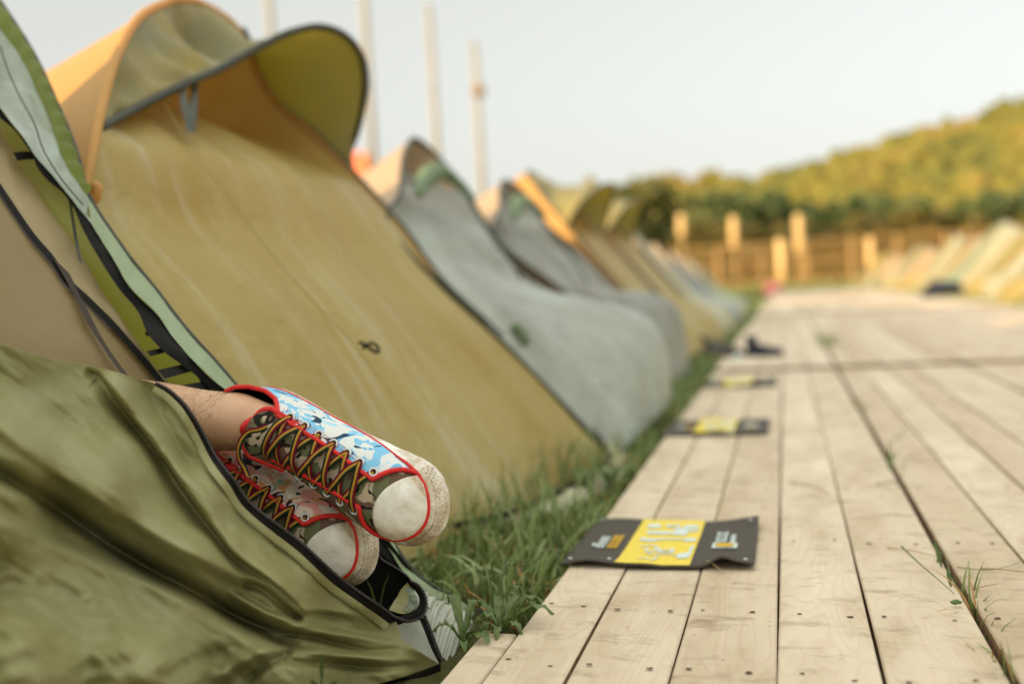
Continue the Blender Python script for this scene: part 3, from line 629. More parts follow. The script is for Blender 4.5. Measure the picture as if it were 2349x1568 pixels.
    for j in range(nv):
        for i in range(nu):
            x, y = float(X[j, i]), float(Y[j, i]); uu, vv = i/(nu-1), j/(nv-1)
            # crinkles: directional along the folds, plus softer lumps where the cloth lies slack
            a = (x*0.80+y*0.60)/100; b = (-x*0.60+y*0.80)/100
            n1 = noise.noise(Vector((a*0.55, b*2.4, 3)))*0.0065+noise.noise(Vector((a*1.6, b*5.2, 7)))*0.0028
            low = min(1, max(0, (y-(1190+x*.55))/120))
            n2 = (abs(noise.noise(Vector((x/90, y/60, 11))))*-0.018+noise.noise(Vector((x/60, y/45, 5)))*0.007)*low
            n3 = noise.noise(Vector((x/30, y/26, 9)))*0.0006
            e = min(1, (1-uu)*18)*min(1, vv*25+.15)
            edge = min(1, (1-uu)*9)
            c1 = noise.noise(Vector((a*1.1+.8*noise.noise(Vector((b, a, 1))), b*2.6, 31))); c2 = noise.noise(Vector((x/70, y/52, 41)))
            n4 = -.0006*max(0, 1-abs(c1)*7)**2*(.4+.6*min(1, max(0, .5+2*noise.noise(Vector((a, b, 77))))))-.0010*max(0, 1-abs(c2)*6)**2*low
            h = float(H[j, i])*edge+(n1+n2+n4)*e+n3
            V.append(atd(x, y, float(D[j, i])-h*1.45))
    flap = mesh('door_flap', V, grid_faces(nu, nv), M['olive'], root); solid(flap, 0.001)
    # turned hem: a doubled, stitched band running beside the zip
    def dzip(x, y, o): return atd(x, y, float(dep(np.array(x, float), np.array(y, float)))-o)
    def offs(L, k):
        out = []
        for i, (x, y) in enumerate(L):
            a, b = L[max(i-1, 0)], L[min(i+1, len(L)-1)]; dx, dy = b[0]-a[0], b[1]-a[1]; l = math.hypot(dx, dy); kk = k[i] if hasattr(k, '__len__') else k
            out.append((x-dy/l*kk, y+dx/l*kk))
        return out
    Z = [tuple(q) for q in curve2(right[:19], 60)]
    wz = [6+13*min(1, i/34) for i in range(60)]
    zt = [dzip(x, y, .006) for x, y in Z]; zi = [dzip(x, y, .007) for x, y in offs(Z, wz)]
    # the zip carries on past the cloth and curls back on itself
    curl = [(943, 1423, 1.49), (966, 1414, 1.495), (978, 1388, 1.50), (974, 1363, 1.51), (962, 1344, 1.515), (947, 1333, 1.52)]
    curli = [(930, 1408, 1.488), (950, 1401, 1.495), (961, 1385, 1.505), (960, 1366, 1.515), (950, 1352, 1.52), (940, 1344, 1.525)]
    outer = zt+cr([zt[-1]]+[atd(*q) for q in curl], 26)[1:]; 
    strip('flap_zip_tape', outer, zi+cr([zi[-1]]+[atd(*q) for q in curli], 26)[1:], M['black'], root, 200, 5)
    zc = cr(outer, 260); V, F = tube_geo(zc, 0.0017, 6)
    for i in range(0, 258):
        p = zc[i]; d = (zc[i+1]-p).normalized(); s = d.cross(-FW).normalized(); sg = 1 if i % 2 else -1
        v, f = tube_geo([p-s*.0026+d*.0004*sg-FW*.0004, p-FW*.0022, p+s*.0026-d*.0004*sg-FW*.0004], 0.00085, 5, base=len(V)); V += v; F += f
    mesh('flap_zip_teeth', V, F, M['teeth'], root)
    hm = [dzip(x, y, .009) for x, y in offs(Z, [w_+18 for w_ in wz])]
    V = []; n = 60
    for i in range(n):
        for t in (0.0, .15, .5, .85, 1.0):
            V.append(zi[i].lerp(hm[i], t)-FW*(0.0022*math.sin(math.pi*min(1, t*1.0))+0.0006*math.sin(i*1.9+t*4)))
    mesh('flap_hem', V, grid_faces(5, n), M['olive'], root)
    # the curled end of the flap: its paler underside showing
    A = [atd(*q) for q in [(893, 1398, 1.485), (918, 1406, 1.488), (943, 1402, 1.497), (955, 1385, 1.505), (954, 1366, 1.515), (942, 1347, 1.525), (935, 1336, 1.53)]]
    B = [atd(*q) for q in [(893, 1396, 1.49), (898, 1388, 1.50), (905, 1376, 1.515), (912, 1366, 1.525), (918, 1354, 1.53), (926, 1344, 1.532), (934, 1336, 1.535)]]
    strip('flap_curl', A, B, M['olive'], root, 40, 10, 0.010, 25, 3, axis=-FW)
    strip('flap_curl_hem', px([(925, 1406), (948, 1398), (957, 1384), (955, 1366), (944, 1347)], lambda x, y: atd(x, y, 1.493)), px([(912, 1398), (932, 1388), (938, 1374), (934, 1360), (926, 1348)], lambda x, y: atd(x, y, 1.497)), M['wetgreen'], root, 40, 6, 0.004, 60, 3, axis=-FW)
    # bottom zip below the flap
    zb = cr([atd(*q) for q in [(1011, 1520, 1.468), (975, 1536, 1.45), (930, 1552, 1.44), (870, 1566, 1.42), (800, 1590, 1.40)]], 60)
    zb2 = [p-UP*0.012-FW*.002 for p in zb]
    strip('hem_zip_tape', zb, zb2, M['black'], root, 60, 4)
    # groundsheet
    mesh('groundsheet', [(-0.62, .25, .012), (-0.62, 1.5, .012), (-2.9, 1.5, .012), (-2.9, .25, .012)], [(0, 1, 2, 3)], M['black'], root, smooth=False)
near_tent()

# ------------------------------------------------------------ the person: legs out of the tent, canvas shoes
def skinmat():
    m, t, b = newmat('skin'); n = nd(t, 'ShaderNodeTexNoise', Scale=14, Detail=6, Roughness=.6); t.links.new(coords(t), n.inputs[0])
    r = ramp(t, n.outputs[0], [(0.3, (0.50, 0.27, 0.145)), (0.55, (0.58, 0.345, 0.20)), (0.75, (0.62, 0.39, 0.245))]); t.links.new(r.outputs[0], b.inputs['Base Color'])
    b.inputs['Roughness'].default_value = 0.5; b.inputs['Subsurface Weight'].default_value = 0.12; b.inputs['Subsurface Radius'].default_value = (0.01, 0.004, 0.002)
    n2 = nd(t, 'ShaderNodeTexNoise', Scale=420, Detail=2); t.links.new(coords(t), n2.inputs[0])
    bp = nd(t, 'ShaderNodeBump', Strength=0.35, Distance=0.0006); t.links.new(n2.outputs[0], bp.inputs['Height']); t.links.new(bp.outputs[0], b.inputs['Normal'])
    return m
M['skin'] = skinmat(); M['hair'] = plain('dark_hair', (0.03, 0.018, 0.012), 0.5)
def blobs(name, base, layers, rough=0.85, scale=1.0, bump=True):
    """printed cloth: layers of (noise scale, distortion, threshold, colour, seed)"""
    m, t, b = newmat(name); c = t.nodes.new('ShaderNodeTexCoord'); col = None
    for i, (s, dist, th, cc, sd, vor) in enumerate(layers):
        mp = t.nodes.new('ShaderNodeMapping'); mp.inputs['Location'].default_value = (sd*1.7, sd*.9, sd); t.links.new(c.outputs['Object'], mp.inputs[0])
        if vor:
            nn = nd(t, 'ShaderNodeTexNoise', Scale=s*1.3, Detail=1); t.links.new(mp.outputs[0], nn.inputs[0])
            mv = nd(t, 'ShaderNodeVectorMath', operation='MULTIPLY_ADD'); t.links.new(nn.outputs['Color'], mv.inputs[0]); mv.inputs[1].default_value = (dist/s,)*3; t.links.new(mp.outputs[0], mv.inputs[2])
            n = nd(t, 'ShaderNodeTexVoronoi', Scale=s); n.feature = 'DISTANCE_TO_EDGE' if vor == 2 else 'F1'; t.links.new(mv.outputs[0], n.inputs[0]); src = n.outputs['Distance']
        else:
            n = nd(t, 'ShaderNodeTexNoise', Scale=s, Detail=1.2, Roughness=.45, Distortion=dist); t.links.new(mp.outputs[0], n.inputs[0]); src = n.outputs[0]
        if vor == 1: r = ramp(t, src, [(th-.02, (1, 1, 1)), (th+.02, (0, 0, 0))])
        else: r = ramp(t, src, [(th-.012, (0, 0, 0)), (th+.012, (1, 1, 1))])
        x = nd(t, 'ShaderNodeMix', data_type='RGBA'); t.links.new(r.outputs[0], x.inputs['Factor'])
        if col is None: x.inputs['A'].default_value = (*base, 1)
        else: t.links.new(col, x.inputs['A'])
        x.inputs['B'].default_value = (*cc, 1); col = x.outputs['Result']
    t.links.new(col, b.inputs['Base Color']); b.inputs['Roughness'].default_value = rough; b.inputs['Specular IOR Level'].default_value = .2
    wv = nd(t, 'ShaderNodeTexNoise', Scale=900, Detail=1); t.links.new(c.outputs['Object'], wv.inputs[0]); w2 = nd(t, 'ShaderNodeTexNoise', Scale=45, Detail=3); t.links.new(c.outputs['Object'], w2.inputs[0])
    ad = nd(t, 'ShaderNodeMath', operation='MULTIPLY_ADD'); t.links.new(wv.outputs[0], ad.inputs[0]); ad.inputs[1].default_value = .25; t.links.new(w2.outputs[0], ad.inputs[2])
    bp = nd(t, 'ShaderNodeBump', Strength=0.6, Distance=0.0022); t.links.new(ad.outputs[0], bp.inputs['Height']); t.links.new(bp.outputs[0], b.inputs['Normal'])
    return m
WHT = (0.70, 0.72, 0.68)
M['bluefloral'] = blobs('blue_flower_canvas', WHT, [(26, 1.8, .505, (0.22, 0.52, 0.74), 1, 0), (34, 1.6, .25, (0.36, 0.66, 0.82), 4, 1), (34, 1.4, .60, (0.12, 0.38, 0.60), 2, 0), (44, .6, .13, (0.72, 0.78, 0.76), 9, 1), (30, 1.6, .655, (0.02, 0.06, 0.10), 7, 0)])
M['pinkfloral'] = blobs('pink_flower_canvas', (0.80, 0.66, 0.54), [(24, 1.2, .53, (0.80, 0.36, 0.32), 11, 0), (28, 1.0, .26, (0.72, 0.66, 0.54), 14, 1), (34, 1.4, .58, (0.66, 0.36, 0.15), 12, 0), (36, 1.5, .62, (0.34, 0.46, 0.36), 17, 0), (26, 1.6, .64, (0.02, 0.02, 0.022), 15, 0)])
M['camo'] = blobs('camouflage_canvas', (0.15, 0.09, 0.06), [(26, 1.2, .52, (0.15, 0.165, 0.08), 21, 0), (28, 1.4, .56, (0.50, 0.40, 0.28), 25, 0), (34, 1.6, .62, (0.018, 0.014, 0.012), 27, 0)])
M['red'] = plain('red_bias_tape', (0.62, 0.018, 0.014), 0.65, 0.15, 120, .3)
def rubber(name, dirty):
    m, t, b = newmat(name); c = coords(t)
    n = nd(t, 'ShaderNodeTexNoise', Scale=15, Detail=8, Roughness=.66, Distortion=.4); t.links.new(c, n.inputs[0])
    r = ramp(t, n.outputs[0], [(0.36+dirty*.5, (0.44, 0.33, 0.20)), (0.40+dirty, (0.66, 0.59, 0.46)), (0.58, (0.87, 0.85, 0.77))]); t.links.new(r.outputs[0], b.inputs['Base Color'])
    b.inputs['Roughness'].default_value = 0.5; b.inputs['Specular IOR Level'].default_value = .4
    return m, t, b, n
m_, t_, b_, n_ = rubber('white_rubber', 0.035); M['rubber'] = m_
bp_ = nd(t_, 'ShaderNodeBump', Strength=.25, Distance=.0008); t_.links.new(n_.outputs[0], bp_.inputs['Height']); t_.links.new(bp_.outputs[0], b_.inputs['Normal'])
m_, t_, b_, n_ = rubber('textured_dirty_rubber', 0.10); M['foxing'] = m_
vo_ = nd(t_, 'ShaderNodeTexVoronoi', Scale=1.0); t_.links.new(coords(t_, (260, 260, 260)), vo_.inputs[0]); bp_ = nd(t_, 'ShaderNodeBump', Strength=.8, Distance=.0012); t_.links.new(vo_.outputs['Distance'], bp_.inputs['Height']); t_.links.new(bp_.outputs[0], b_.inputs['Normal'])
M['eyelet'] = plain('white_metal_eyelet', (0.62, 0.62, 0.60), 0.35, .1, 60, metal=0.3)
def lacemat():
    m, t, b = newmat('striped_lace'); c = t.nodes.new('ShaderNodeTexCoord'); s = t.nodes.new('ShaderNodeSeparateXYZ'); t.links.new(c.outputs['UV'], s.inputs[0])
    r = ramp(t, s.outputs['X'], [(0.0, (0.015, 0.035, 0.018)), (0.33, (0.52, 0.28, 0.035)), (0.67, (0.16, 0.008, 0.022))], 'CONSTANT')
    w_ = nd(t, 'ShaderNodeTexWave', Scale=1.0); w_.bands_direction = 'DIAGONAL'; mp = t.nodes.new('ShaderNodeMapping'); mp.inputs['Scale'].default_value = (3, 260, 0); t.links.new(c.outputs['UV'], mp.inputs[0]); t.links.new(mp.outputs[0], w_.inputs[0])
    x = nd(t, 'ShaderNodeMix', data_type='RGBA', blend_type='MULTIPLY'); x.inputs['Factor'].default_value = .35; t.links.new(r.outputs[0], x.inputs['A']); t.links.new(w_.outputs[0], x.inputs['B']); t.links.new(x.outputs['Result'], b.inputs['Base Color'])
    bp = nd(t, 'ShaderNodeBump', Strength=.6, Distance=.0008); t.links.new(w_.outputs[0], bp.inputs['Height']); t.links.new(bp.outputs[0], b.inputs['Normal']); b.inputs['Roughness'].default_value = .8; b.inputs['Specular IOR Level'].default_value = .15
    return m
M['lace'] = lacemat()
def interp(T, x):
    for (a, p), (b, q) in zip(T, T[1:]):
        if x <= b:
            t = max(0, min(1, (x-a)/(b-a))); return p+(q-p)*t
    return T[-1][1]
LEN = 0.313
WS = [(0, 0), (.003, .013), (.010, .022), (.025, .0295), (.05, .033), (.08, .034), (.13, .0355), (.18, .041), (.21, .0455), (.235, .0480), (.255, .0475), (.272, .0445), (.287, .0390), (.299, .0300), (.307, .0195), (.311, .0105), (.313, 0)]
HT = [(0, .11), (.07, .105), (.10, .092), (.13, .079), (.16, .067), (.19, .057), (.22, .048), (.245, .0405), (.265, .0335), (.28, .0270), (.292, .0205), (.302, .0135), (.309, .007), (.313, 0)]
def ws(x): return interp(WS, x)
def zf(x): t = max(0, min(1, (x-.17)/.08)); return 0.0225+0.0105*t*t*(3-2*t)
def S(x, th, off=0.0):
    c, s = math.cos(th), math.sin(th)
    wv = max(ws(x)-0.0028+.0065*math.sin(math.pi*min(1, x/.24))**.8, 0)*(1 if x < .302 else 1); hv = interp(HT, x)
    y = wv*math.copysign(abs(c)**.80, c)+0.004*math.sin(x*9); z = zf(x)+hv*abs(s)**.88
    n = Vector((0.25 if x > .24 else .1, y/max(wv, .004)*.8, abs(s)+.15)).normalized()
    return Vector((x, y, z))+n*off
COLLAR = [(0, .082), (.02, .076), (.045, .067), (.072, .076), (.10, .098)]
def th_edge(x):
    if x <= .10:
        q = max(0, min(.98, (interp(COLLAR, x)-zf(x))/interp(HT, x))); return math.asin(q**(1/.88))
    gap = .0245-(x-.10)/.145*.0065; q = min(.98, gap/max(ws(x)-.0028+.0065*math.sin(math.pi*min(1, x/.24))**.8, .001)); return math.acos(q**(1/.80))
def ribbon(P, N_, w_):
    V, U = [], []; L = 0
    for i, p in enumerate(P):
        t = (P[min(i+1, len(P)-1)]-P[max(i-1, 0)]).normalized(); s = t.cross(N_[i]).normalized(); nn = s.cross(t)
        if i: L += (p-P[i-1]).length
        for k, q in enumerate((-1, -.6, 0, .6, 1)):
            V.append(p+s*q*w_/2+nn*(0.0007*(1-q*q)) ); U.append(((q+1)/2, L))
    F = grid_faces(5, len(P)); nb = len(V)
    V += [v-nn*0 - N_[i//5]*0.0011 for i, v in enumerate(V)]; U += U
    F += [tuple(reversed([a+nb for a in f])) for f in F]
    for i in range(len(P)-1):
        F.append((i*5, i*5+5, nb+i*5+5, nb+i*5)); F.append((i*5+4, nb+i*5+4, nb+i*5+9, i*5+9))
    return V, F, U
def make_shoe(body, Mx, quarters, label, loops=()):
    root = bpy.data.objects.new('shoe', None); COL.objects.link(root); root.parent = body; root.matrix_world = Mx; root.matrix_basis = Mx; root['label'] = label
    kw = dict(parent=root, local=True)
    # upper body (camouflage vamp and tongue base)
    V = []; nx, nt_ = 60, 36
    for i in range(nx):
        x = .108+(LEN-.1085)*i/(nx-1)
        for k in range(nt_): V.append(S(x, math.pi*k/(nt_-1), -0.0004-0.0008*math.sin(i*.8)))
    mesh('vamp', V, grid_faces(nt_, nx), M['camo'], **kw)
    # quarters with the printed canvas
    for side, mt in ((0, quarters[0]), (1, quarters[1])):
        V = []; na, nb = 70, 22
        for i in range(na):
            for k in range(nb):
                t = k/(nb-1); xe = .278-.034*t**.7; x = .0004+(xe-.0004)*i/(na-1); th = th_edge(x)*t
                p = S(x, math.pi-th if side else th, 0.0022+.0004*math.sin(x*210)*t)
                V.append(p)
        q = mesh('quarter_panel', V, grid_faces(nb, na), mt, **kw); solid(q, .0016, -1)
        # red binding along collar, lace edge and round to the toe seam
        E = []
        for i in range(70):
            x = .0004+(.244-.0004)*i/69; th = th_edge(x); E.append(S(x, math.pi-th if side else th, .0032))
        for i in range(1, 12):
            t = 1-i/11; x = .278-.034*t**.7; th = th_edge(.244)*t; E.append(S(x, math.pi-th if side else th, .0034))
        V, F = tube_geo(E, 0.0030, 8); mesh('red_binding', V, F, M['red'], **kw)
        # double stitching
        for o in (.10, .16):
            V, F = [], []
            for i in range(0, 62):
                x0, x1 = .095+.0022*i, .0963+.0022*i
                if x1 > .225: break
                a = [S(x, (math.pi-(th_edge(x)-o*1.6)) if side else (th_edge(x)-o*1.6), .0028) for x in (x0, x1)]
                v, f = tube_geo(a, .00035, 4, base=len(V)); V += v; F += f
            mesh('stitching', V, F, M['red'], **kw)
    # toe cap
    V = []; na, nb = 30, 40
    for k in range(nb):
        th = math.pi*k/(nb-1); xb = .259+.017*abs(math.cos(th))**1.5
        for i in range(na):
            t = i/(na-1); x = xb+(LEN-.0006-xb)*t**.8; V.append(S(x, th, .0022+.0010*math.sin(math.pi*min(1, t*1.6+.05))))
    q = mesh('toe_cap', V, grid_faces(na, nb), M['rubber'], **kw); solid(q, .0014, -1)
    # foxing: rubber wall all round, thicker textured bumper at the toe
    O = []
    n = 110
    xs_ = [LEN*(0.5-0.5*math.cos(math.pi*i/(n-1))) for i in range(n)]
    side = [(x, ws(x)) for x in xs_]; O = [(x, y) for x, y in side]+[(x, -y) for x, y in reversed(side[1:-1])]
    m_ = len(O); V = []; prof = [(-.004, 0), (.0, .0), (.0016, .004), (.0018, .012), (.0016, .019), (.0006, .0225), (.0012, .024), (.0006, .031), (-.0018, .0335), (-.006, .032)]
    for (o, z) in prof:
        for i, (x, y) in enumerate(O):
            a, b = O[i-1], O[(i+1) % m_]; d = Vector((b[0]-a[0], b[1]-a[1], 0))
            d = d.normalized() if d.length > 1e-8 else Vector((0, 1, 0)); nn = Vector((-d.y, d.x, 0)); 
            if nn.dot(Vector((x-.16, y, 0))) < 0: nn = -nn
            toe = max(0, min(1, (x-.215)/.075)); toe = toe*toe*(3-2*toe); k = o+toe*.0016+toe*.0100*max(0, 1-z/.031)
            if toe > 0 and .003 < z < .024: k += 0.0003*math.sin(i*1.9)*math.sin(z*900)*toe
            zz = z*(zf(x)+.003)/.033
            V.append(Vector((x, y+0.004*math.sin(x*9), zz))+nn*k)
    F = grid_faces(m_, len(prof), wrap=True); F.append(tuple(range(m_))[::-1])
    mesh('rubber_sole', V, F, M['foxing'], **kw)
    R = []
    for i, (x, y) in enumerate(O):
        d = Vector((x-.15, y*2.2, 0)).normalized(); b_ = max(0, min(1, (.27-x)/.04)); u_ = S(x, 0 if y > 0 else math.pi, .0012); R.append((Vector((x, y+0.004*math.sin(x*9), zf(x)+.0032))+d*.0016).lerp(Vector((u_.x, u_.y, zf(x)+.004)), b_))
    V, F = tube_geo(R, 0.0023, 7, closed=True); mesh('red_foxing_stripe', V, F, M['red'], **kw)
    # raised diamond lugs of the toe bumper
    V, F = [], []
    for row in range(4):
        zz = .009+row*.0046
        for i, (x, y) in enumerate(O):
            if x < .268 or (i+row) % 2: continue
            a, b = O[i-1], O[(i+1) % m_]; d = Vector((b[0]-a[0], b[1]-a[1], 0))
            if d.length < 1e-6: continue
            d.normalize(); nn = Vector((-d.y, d.x, 0)); nn = nn if nn.dot(Vector((x-.16, y, 0))) > 0 else -nn
            c = Vector((x, y+.004*math.sin(x*9), zz))+nn*(.0036+.0100*max(0, 1-zz/.034)); e = .0021; b0 = len(V)
            V += [c-d*e, c-Vector((0, 0, .0021)), c+d*e, c+Vector((0, 0, .0021)), c+nn*.0005]; F += [(b0, b0+1, b0+4), (b0+1, b0+2, b0+4), (b0+2, b0+3, b0+4), (b0+3, b0, b0+4)]
    V = [v for v in V]; mesh('toe_bumper_lugs', V, F, M['foxing'], smooth=False, **kw)
    # tongue, flaring out above the throat, red edged
    V = []; na, nb = 26, 15; edge = []
    for i in range(na):
        t = i/(na-1); x = .16-.082*t; zc = interp(HT, x)+zf(x)-.004; zc = min(zc, .098+.03*t) if x < .12 else zc
        zc += .004*math.sin(math.pi*t); hw_ = (.026+.008*t)*(1 if t < .86 else math.sqrt(max(0.02, 1-((t-.86)/.14)**2)*.75+.1))
        for k in range(nb):
            q = -1+2*k/(nb-1); p = Vector((x, q*hw_, zc-.020*abs(q)**2.2*(1-.35*t)))
            V.append(p)
    tg = mesh('tongue', V, grid_faces(nb, na), M['camo'], **kw); solid(tg, .003)
    E = [V[i*nb] for i in range(8, na)]+[V[(na-1)*nb+k] for k in range(1, nb-1)]+[V[i*nb+nb-1] for i in range(na-1, 7, -1)]
    v, f = tube_geo([p+Vector((0, 0, .001)) for p in E], .0038, 8); mesh('red_binding', v, f, M['red'], **kw)
    # eyelets and crossed laces
    ey = {}
    for sd in (0, 1):
        for i in range(7):
            x = .112+.0213*i; th = th_edge(x)-.17; th = math.pi-th if sd else th; p = S(x, th, .0036); ey[sd, i] = p
            n1 = (S(x, th, .01)-S(x, th, 0)).normalized(); a = (S(x+.004, th, .0036)-p).normalized(); b = n1.cross(a)
            rg = [p+(a*math.cos(q*math.pi/8)+b*math.sin(q*math.pi/8))*.0046 for q in range(16)]
            v, f = tube_geo(rg, .0015, 6, closed=True); mesh('eyelet', v, f, M['eyelet'], **kw)
            hole = [p+(a*math.cos(q*math.pi/5)+b*math.sin(q*math.pi/5))*.0036+n1*-.0005 for q in range(10)]
            mesh('eyelet_hole', hole, [tuple(range(10))], M['black'], smooth=False, **kw)
    for i in range(7):
        for sd in (0, 1):
            j = i-1 if i > 0 else 0
            a, b = ey[sd, i], ey[1-sd, j]
            x0, x1 = a.x, b.x; P, NN = [], []
            t0 = th_edge(x0)-.17; t1 = math.pi-(th_edge(x1)-.17)
            if sd: t0, t1 = math.pi-t0, math.pi-t1
            for k in range(15):
                t = k/14; x = x0+(x1-x0)*t; th = t0+(t1-t0)*t
                lift = .0042+.0012*math.sin(math.pi*t)+(.0026 if (i+sd) % 2 else 0)*math.sin(math.pi*t)+.0008*math.sin(i*5+sd*3+t*6)
                P.append(S(x, th, lift)); NN.append((S(x, th, .02)-S(x, th, 0)).normalized())
            tilt = .0
            v, f, u = ribbon(P, NN, .0082); mesh('lace', v, f, M['lace'], uv=u, **kw)
    inv = Mx.inverted()
    for pts in loops:
        P = cr([inv @ atd(*q) for q in pts], 36); vd = (inv.to_3x3() @ (-FW)).normalized()
        NN = [(vd+Vector((.5*math.sin(i*.22), .4*math.cos(i*.17), .2))).normalized() for i in range(36)]
        v, f, u = ribbon(P, NN, .0068); mesh('lace', v, f, M['lace'], uv=u, **kw)
    # dark lining inside the collar
    V = []
    for i in range(30):
        x = .004+.10*i/29
        for k in range(12):
            t = k/11; th = th_edge(x)
            V.append(S(x, th*.96, -.002) if k == 0 else Vector((x, (ws(x)-.006)*math.cos(math.pi*t), .05-.02*math.sin(math.pi*t))) if 0 < k < 11 else S(x, math.pi-th*.96, -.002))
    mesh('lining', V, grid_faces(12, 30), M['black'], **kw)
    return root
def shoe_matrix(pxx, pyy, d, ang, roll, pitch, k, anchor=Vector((.20, 0, .05))):
    a = R_(ang); F0 = RT*math.cos(a)-UP*math.sin(a); L0 = RT*math.sin(a)+UP*math.cos(a); B = -FW
    Zv = B*math.cos(R_(roll))-L0*math.sin(R_(roll)); Lv = L0*math.cos(R_(roll))+B*math.sin(R_(roll))
    Fv = F0*math.cos(R_(pitch))+Zv*math.sin(R_(pitch)); Zv = (Zv*math.cos(R_(pitch))-F0*math.sin(R_(pitch)))
    rot = Matrix(((Fv.x, Lv.x, Zv.x), (Fv.y, Lv.y, Zv.y), (Fv.z, Lv.z, Zv.z)))
    loc = atd(pxx, pyy, d)-rot @ (anchor*k)
    return Matrix.Translation(loc) @ rot.to_4x4() @ Matrix.Scale(k, 4)
def zr1(L, d): return [(367+a*.3511, 844.2+b*.3511, d+(e[0] if e else 0)) for a, b, *e in L]
def person():
    M1 = shoe_matrix(*SHOE1); M2 = shoe_matrix(*SHOE2)
    me = bpy.data.meshes.new('person'); o = bpy.data.objects.new('person', me); COL.objects.link(o)
    k1 = M1 @ Vector((.055, 0, .100)); f1 = M1 @ Vector((.10, 0, .055)); t1 = M1 @ Vector((.25, 0, .045)); h1 = M1 @ Vector((.045, 0, .05))
    k2 = M2 @ Vector((.055, 0, .100)); f2 = M2 @ Vector((.10, 0, .055)); t2 = M2 @ Vector((.25, 0, .045)); h2 = M2 @ Vector((.045, 0, .05))
    L1a = atd(500, 966, 1.475); L1b = atd(400, 952, 1.50); L1 = atd(250, 940, 1.54); K1 = atd(-60, 930, 1.64)
    L2 = k2+Vector((-.20, .05, .02)); L2b = Vector((K1.x+.04, K1.y-.10, K1.z-.16))
    PV = Vector((-1.50, 1.12, .22))
    pts = [(PV, .14), (PV+Vector((-.28, -.02, .0)), .125), (PV+Vector((-.52, -.03, .01)), .15), (PV+Vector((-.66, -.03, .0)), .055), (PV+Vector((-.78, -.03, .02)), .09), (PV+Vector((-.88, -.03, .03)), .07),
           (Vector((PV.x+.05, PV.y+.08, PV.z)), .10), (K1, .062), (L1, .058), (L1b, .050), (L1a, .044), (k1, .038), (h1, .03), (f1, .03), (t1, .02),
           (Vector((PV.x+.05, PV.y-.10, PV.z-.02)), .10), (L2b, .062), (L2, .05), (k2, .036), (h2, .03), (f2, .03), (t2, .02),
           (PV+Vector((-.50, .18, .0)), .05), (PV+Vector((-.25, .26, -.04)), .04), (PV+Vector((-.02, .22, -.03)), .03),
           (PV+Vector((-.50, -.24, .0)), .05), (PV+Vector((-.25, -.30, -.04)), .04), (PV+Vector((-.02, -.26, -.03)), .03)]
    ed = [(0, 1), (1, 2), (2, 3), (3, 4), (4, 5), (0, 6), (6, 7), (7, 8), (8, 9), (9, 10), (10, 11), (11, 13), (11, 12), (13, 14), (0, 15), (15, 16), (16, 17), (17, 18), (18, 20), (18, 19), (20, 21), (2, 22), (22, 23), (23, 24), (2, 25), (25, 26), (26, 27)]
    me.from_pydata([tuple(p) for p, r in pts], ed, []); me.materials.append(M['skin'])
    sk = o.modifiers.new('skin', 'SKIN'); sk.use_smooth_shade = True
    for i, (p, r) in enumerate(pts): me.skin_vertices[0].data[i].radius = (r, r)
    me.skin_vertices[0].data[0].use_root = True
    ss = o.modifiers.new('smooth', 'SUBSURF'); ss.levels = 2; ss.render_levels = 2
    tag(o, 'person lying inside the green tent with crossed feet sticking out in colourful canvas shoes', 'person')
    # body hair on the visible shin and ankle
    ax = [L1, L1b, L1a, k1]; V, F = [], []; rnd = random.Random(4); A = cr(ax, 40); rad = [.058, .050, .044, .039]
    for i in range(520):
        s = rnd.uniform(.25, 1.0); idx = int(s*38); c = A[idx]; t = (A[idx+1]-c).normalized(); rr = interp([(0, .056), (.33, .050), (.66, .044), (1, .039)], s)*.965
        a = rnd.uniform(-1.7, 1.7); u_ = (-FW-t*(-FW).dot(t)).normalized(); s_ = t.cross(u_); nn = u_*math.cos(a)+s_*math.sin(a)
        p = c+nn*rr; ln = rnd.uniform(.006, .014); dr = (t*rnd.uniform(.3, 1)+(s_*math.cos(a)-u_*math.sin(a))*rnd.uniform(-1, .6)).normalized(); P = [p+dr*ln*q+nn*(.001+.006*q*(1-q*.6)) for q in (0, .33, .66, 1)]
        v, f = tube_geo(P, [.00017, .00016, .00013, .00005], 3, base=len(V)); V += v; F += f
    mesh('leg_hair', V, F, M['hair'], o)
    make_shoe(o, M1, (M['bluefloral'], M['camo']), 'upper shoe, blue flowers with camouflage tongue', loops=[
        zr1([(700, 380), (650, 400), (580, 415), (535, 460), (512, 530), (520, 600), (545, 640), (572, 705)], 1.385)])
    make_shoe(o, M2, (M['pinkfloral'], M['camo']), 'lower shoe, pink flowers, half covered by the tent flap')
SHOE1 = (800, 1092, 1.435, 27, 6, 24, 1.17)
SHOE2 = (650, 1190, 1.50, 29, 6, 24, 1.17)
person()

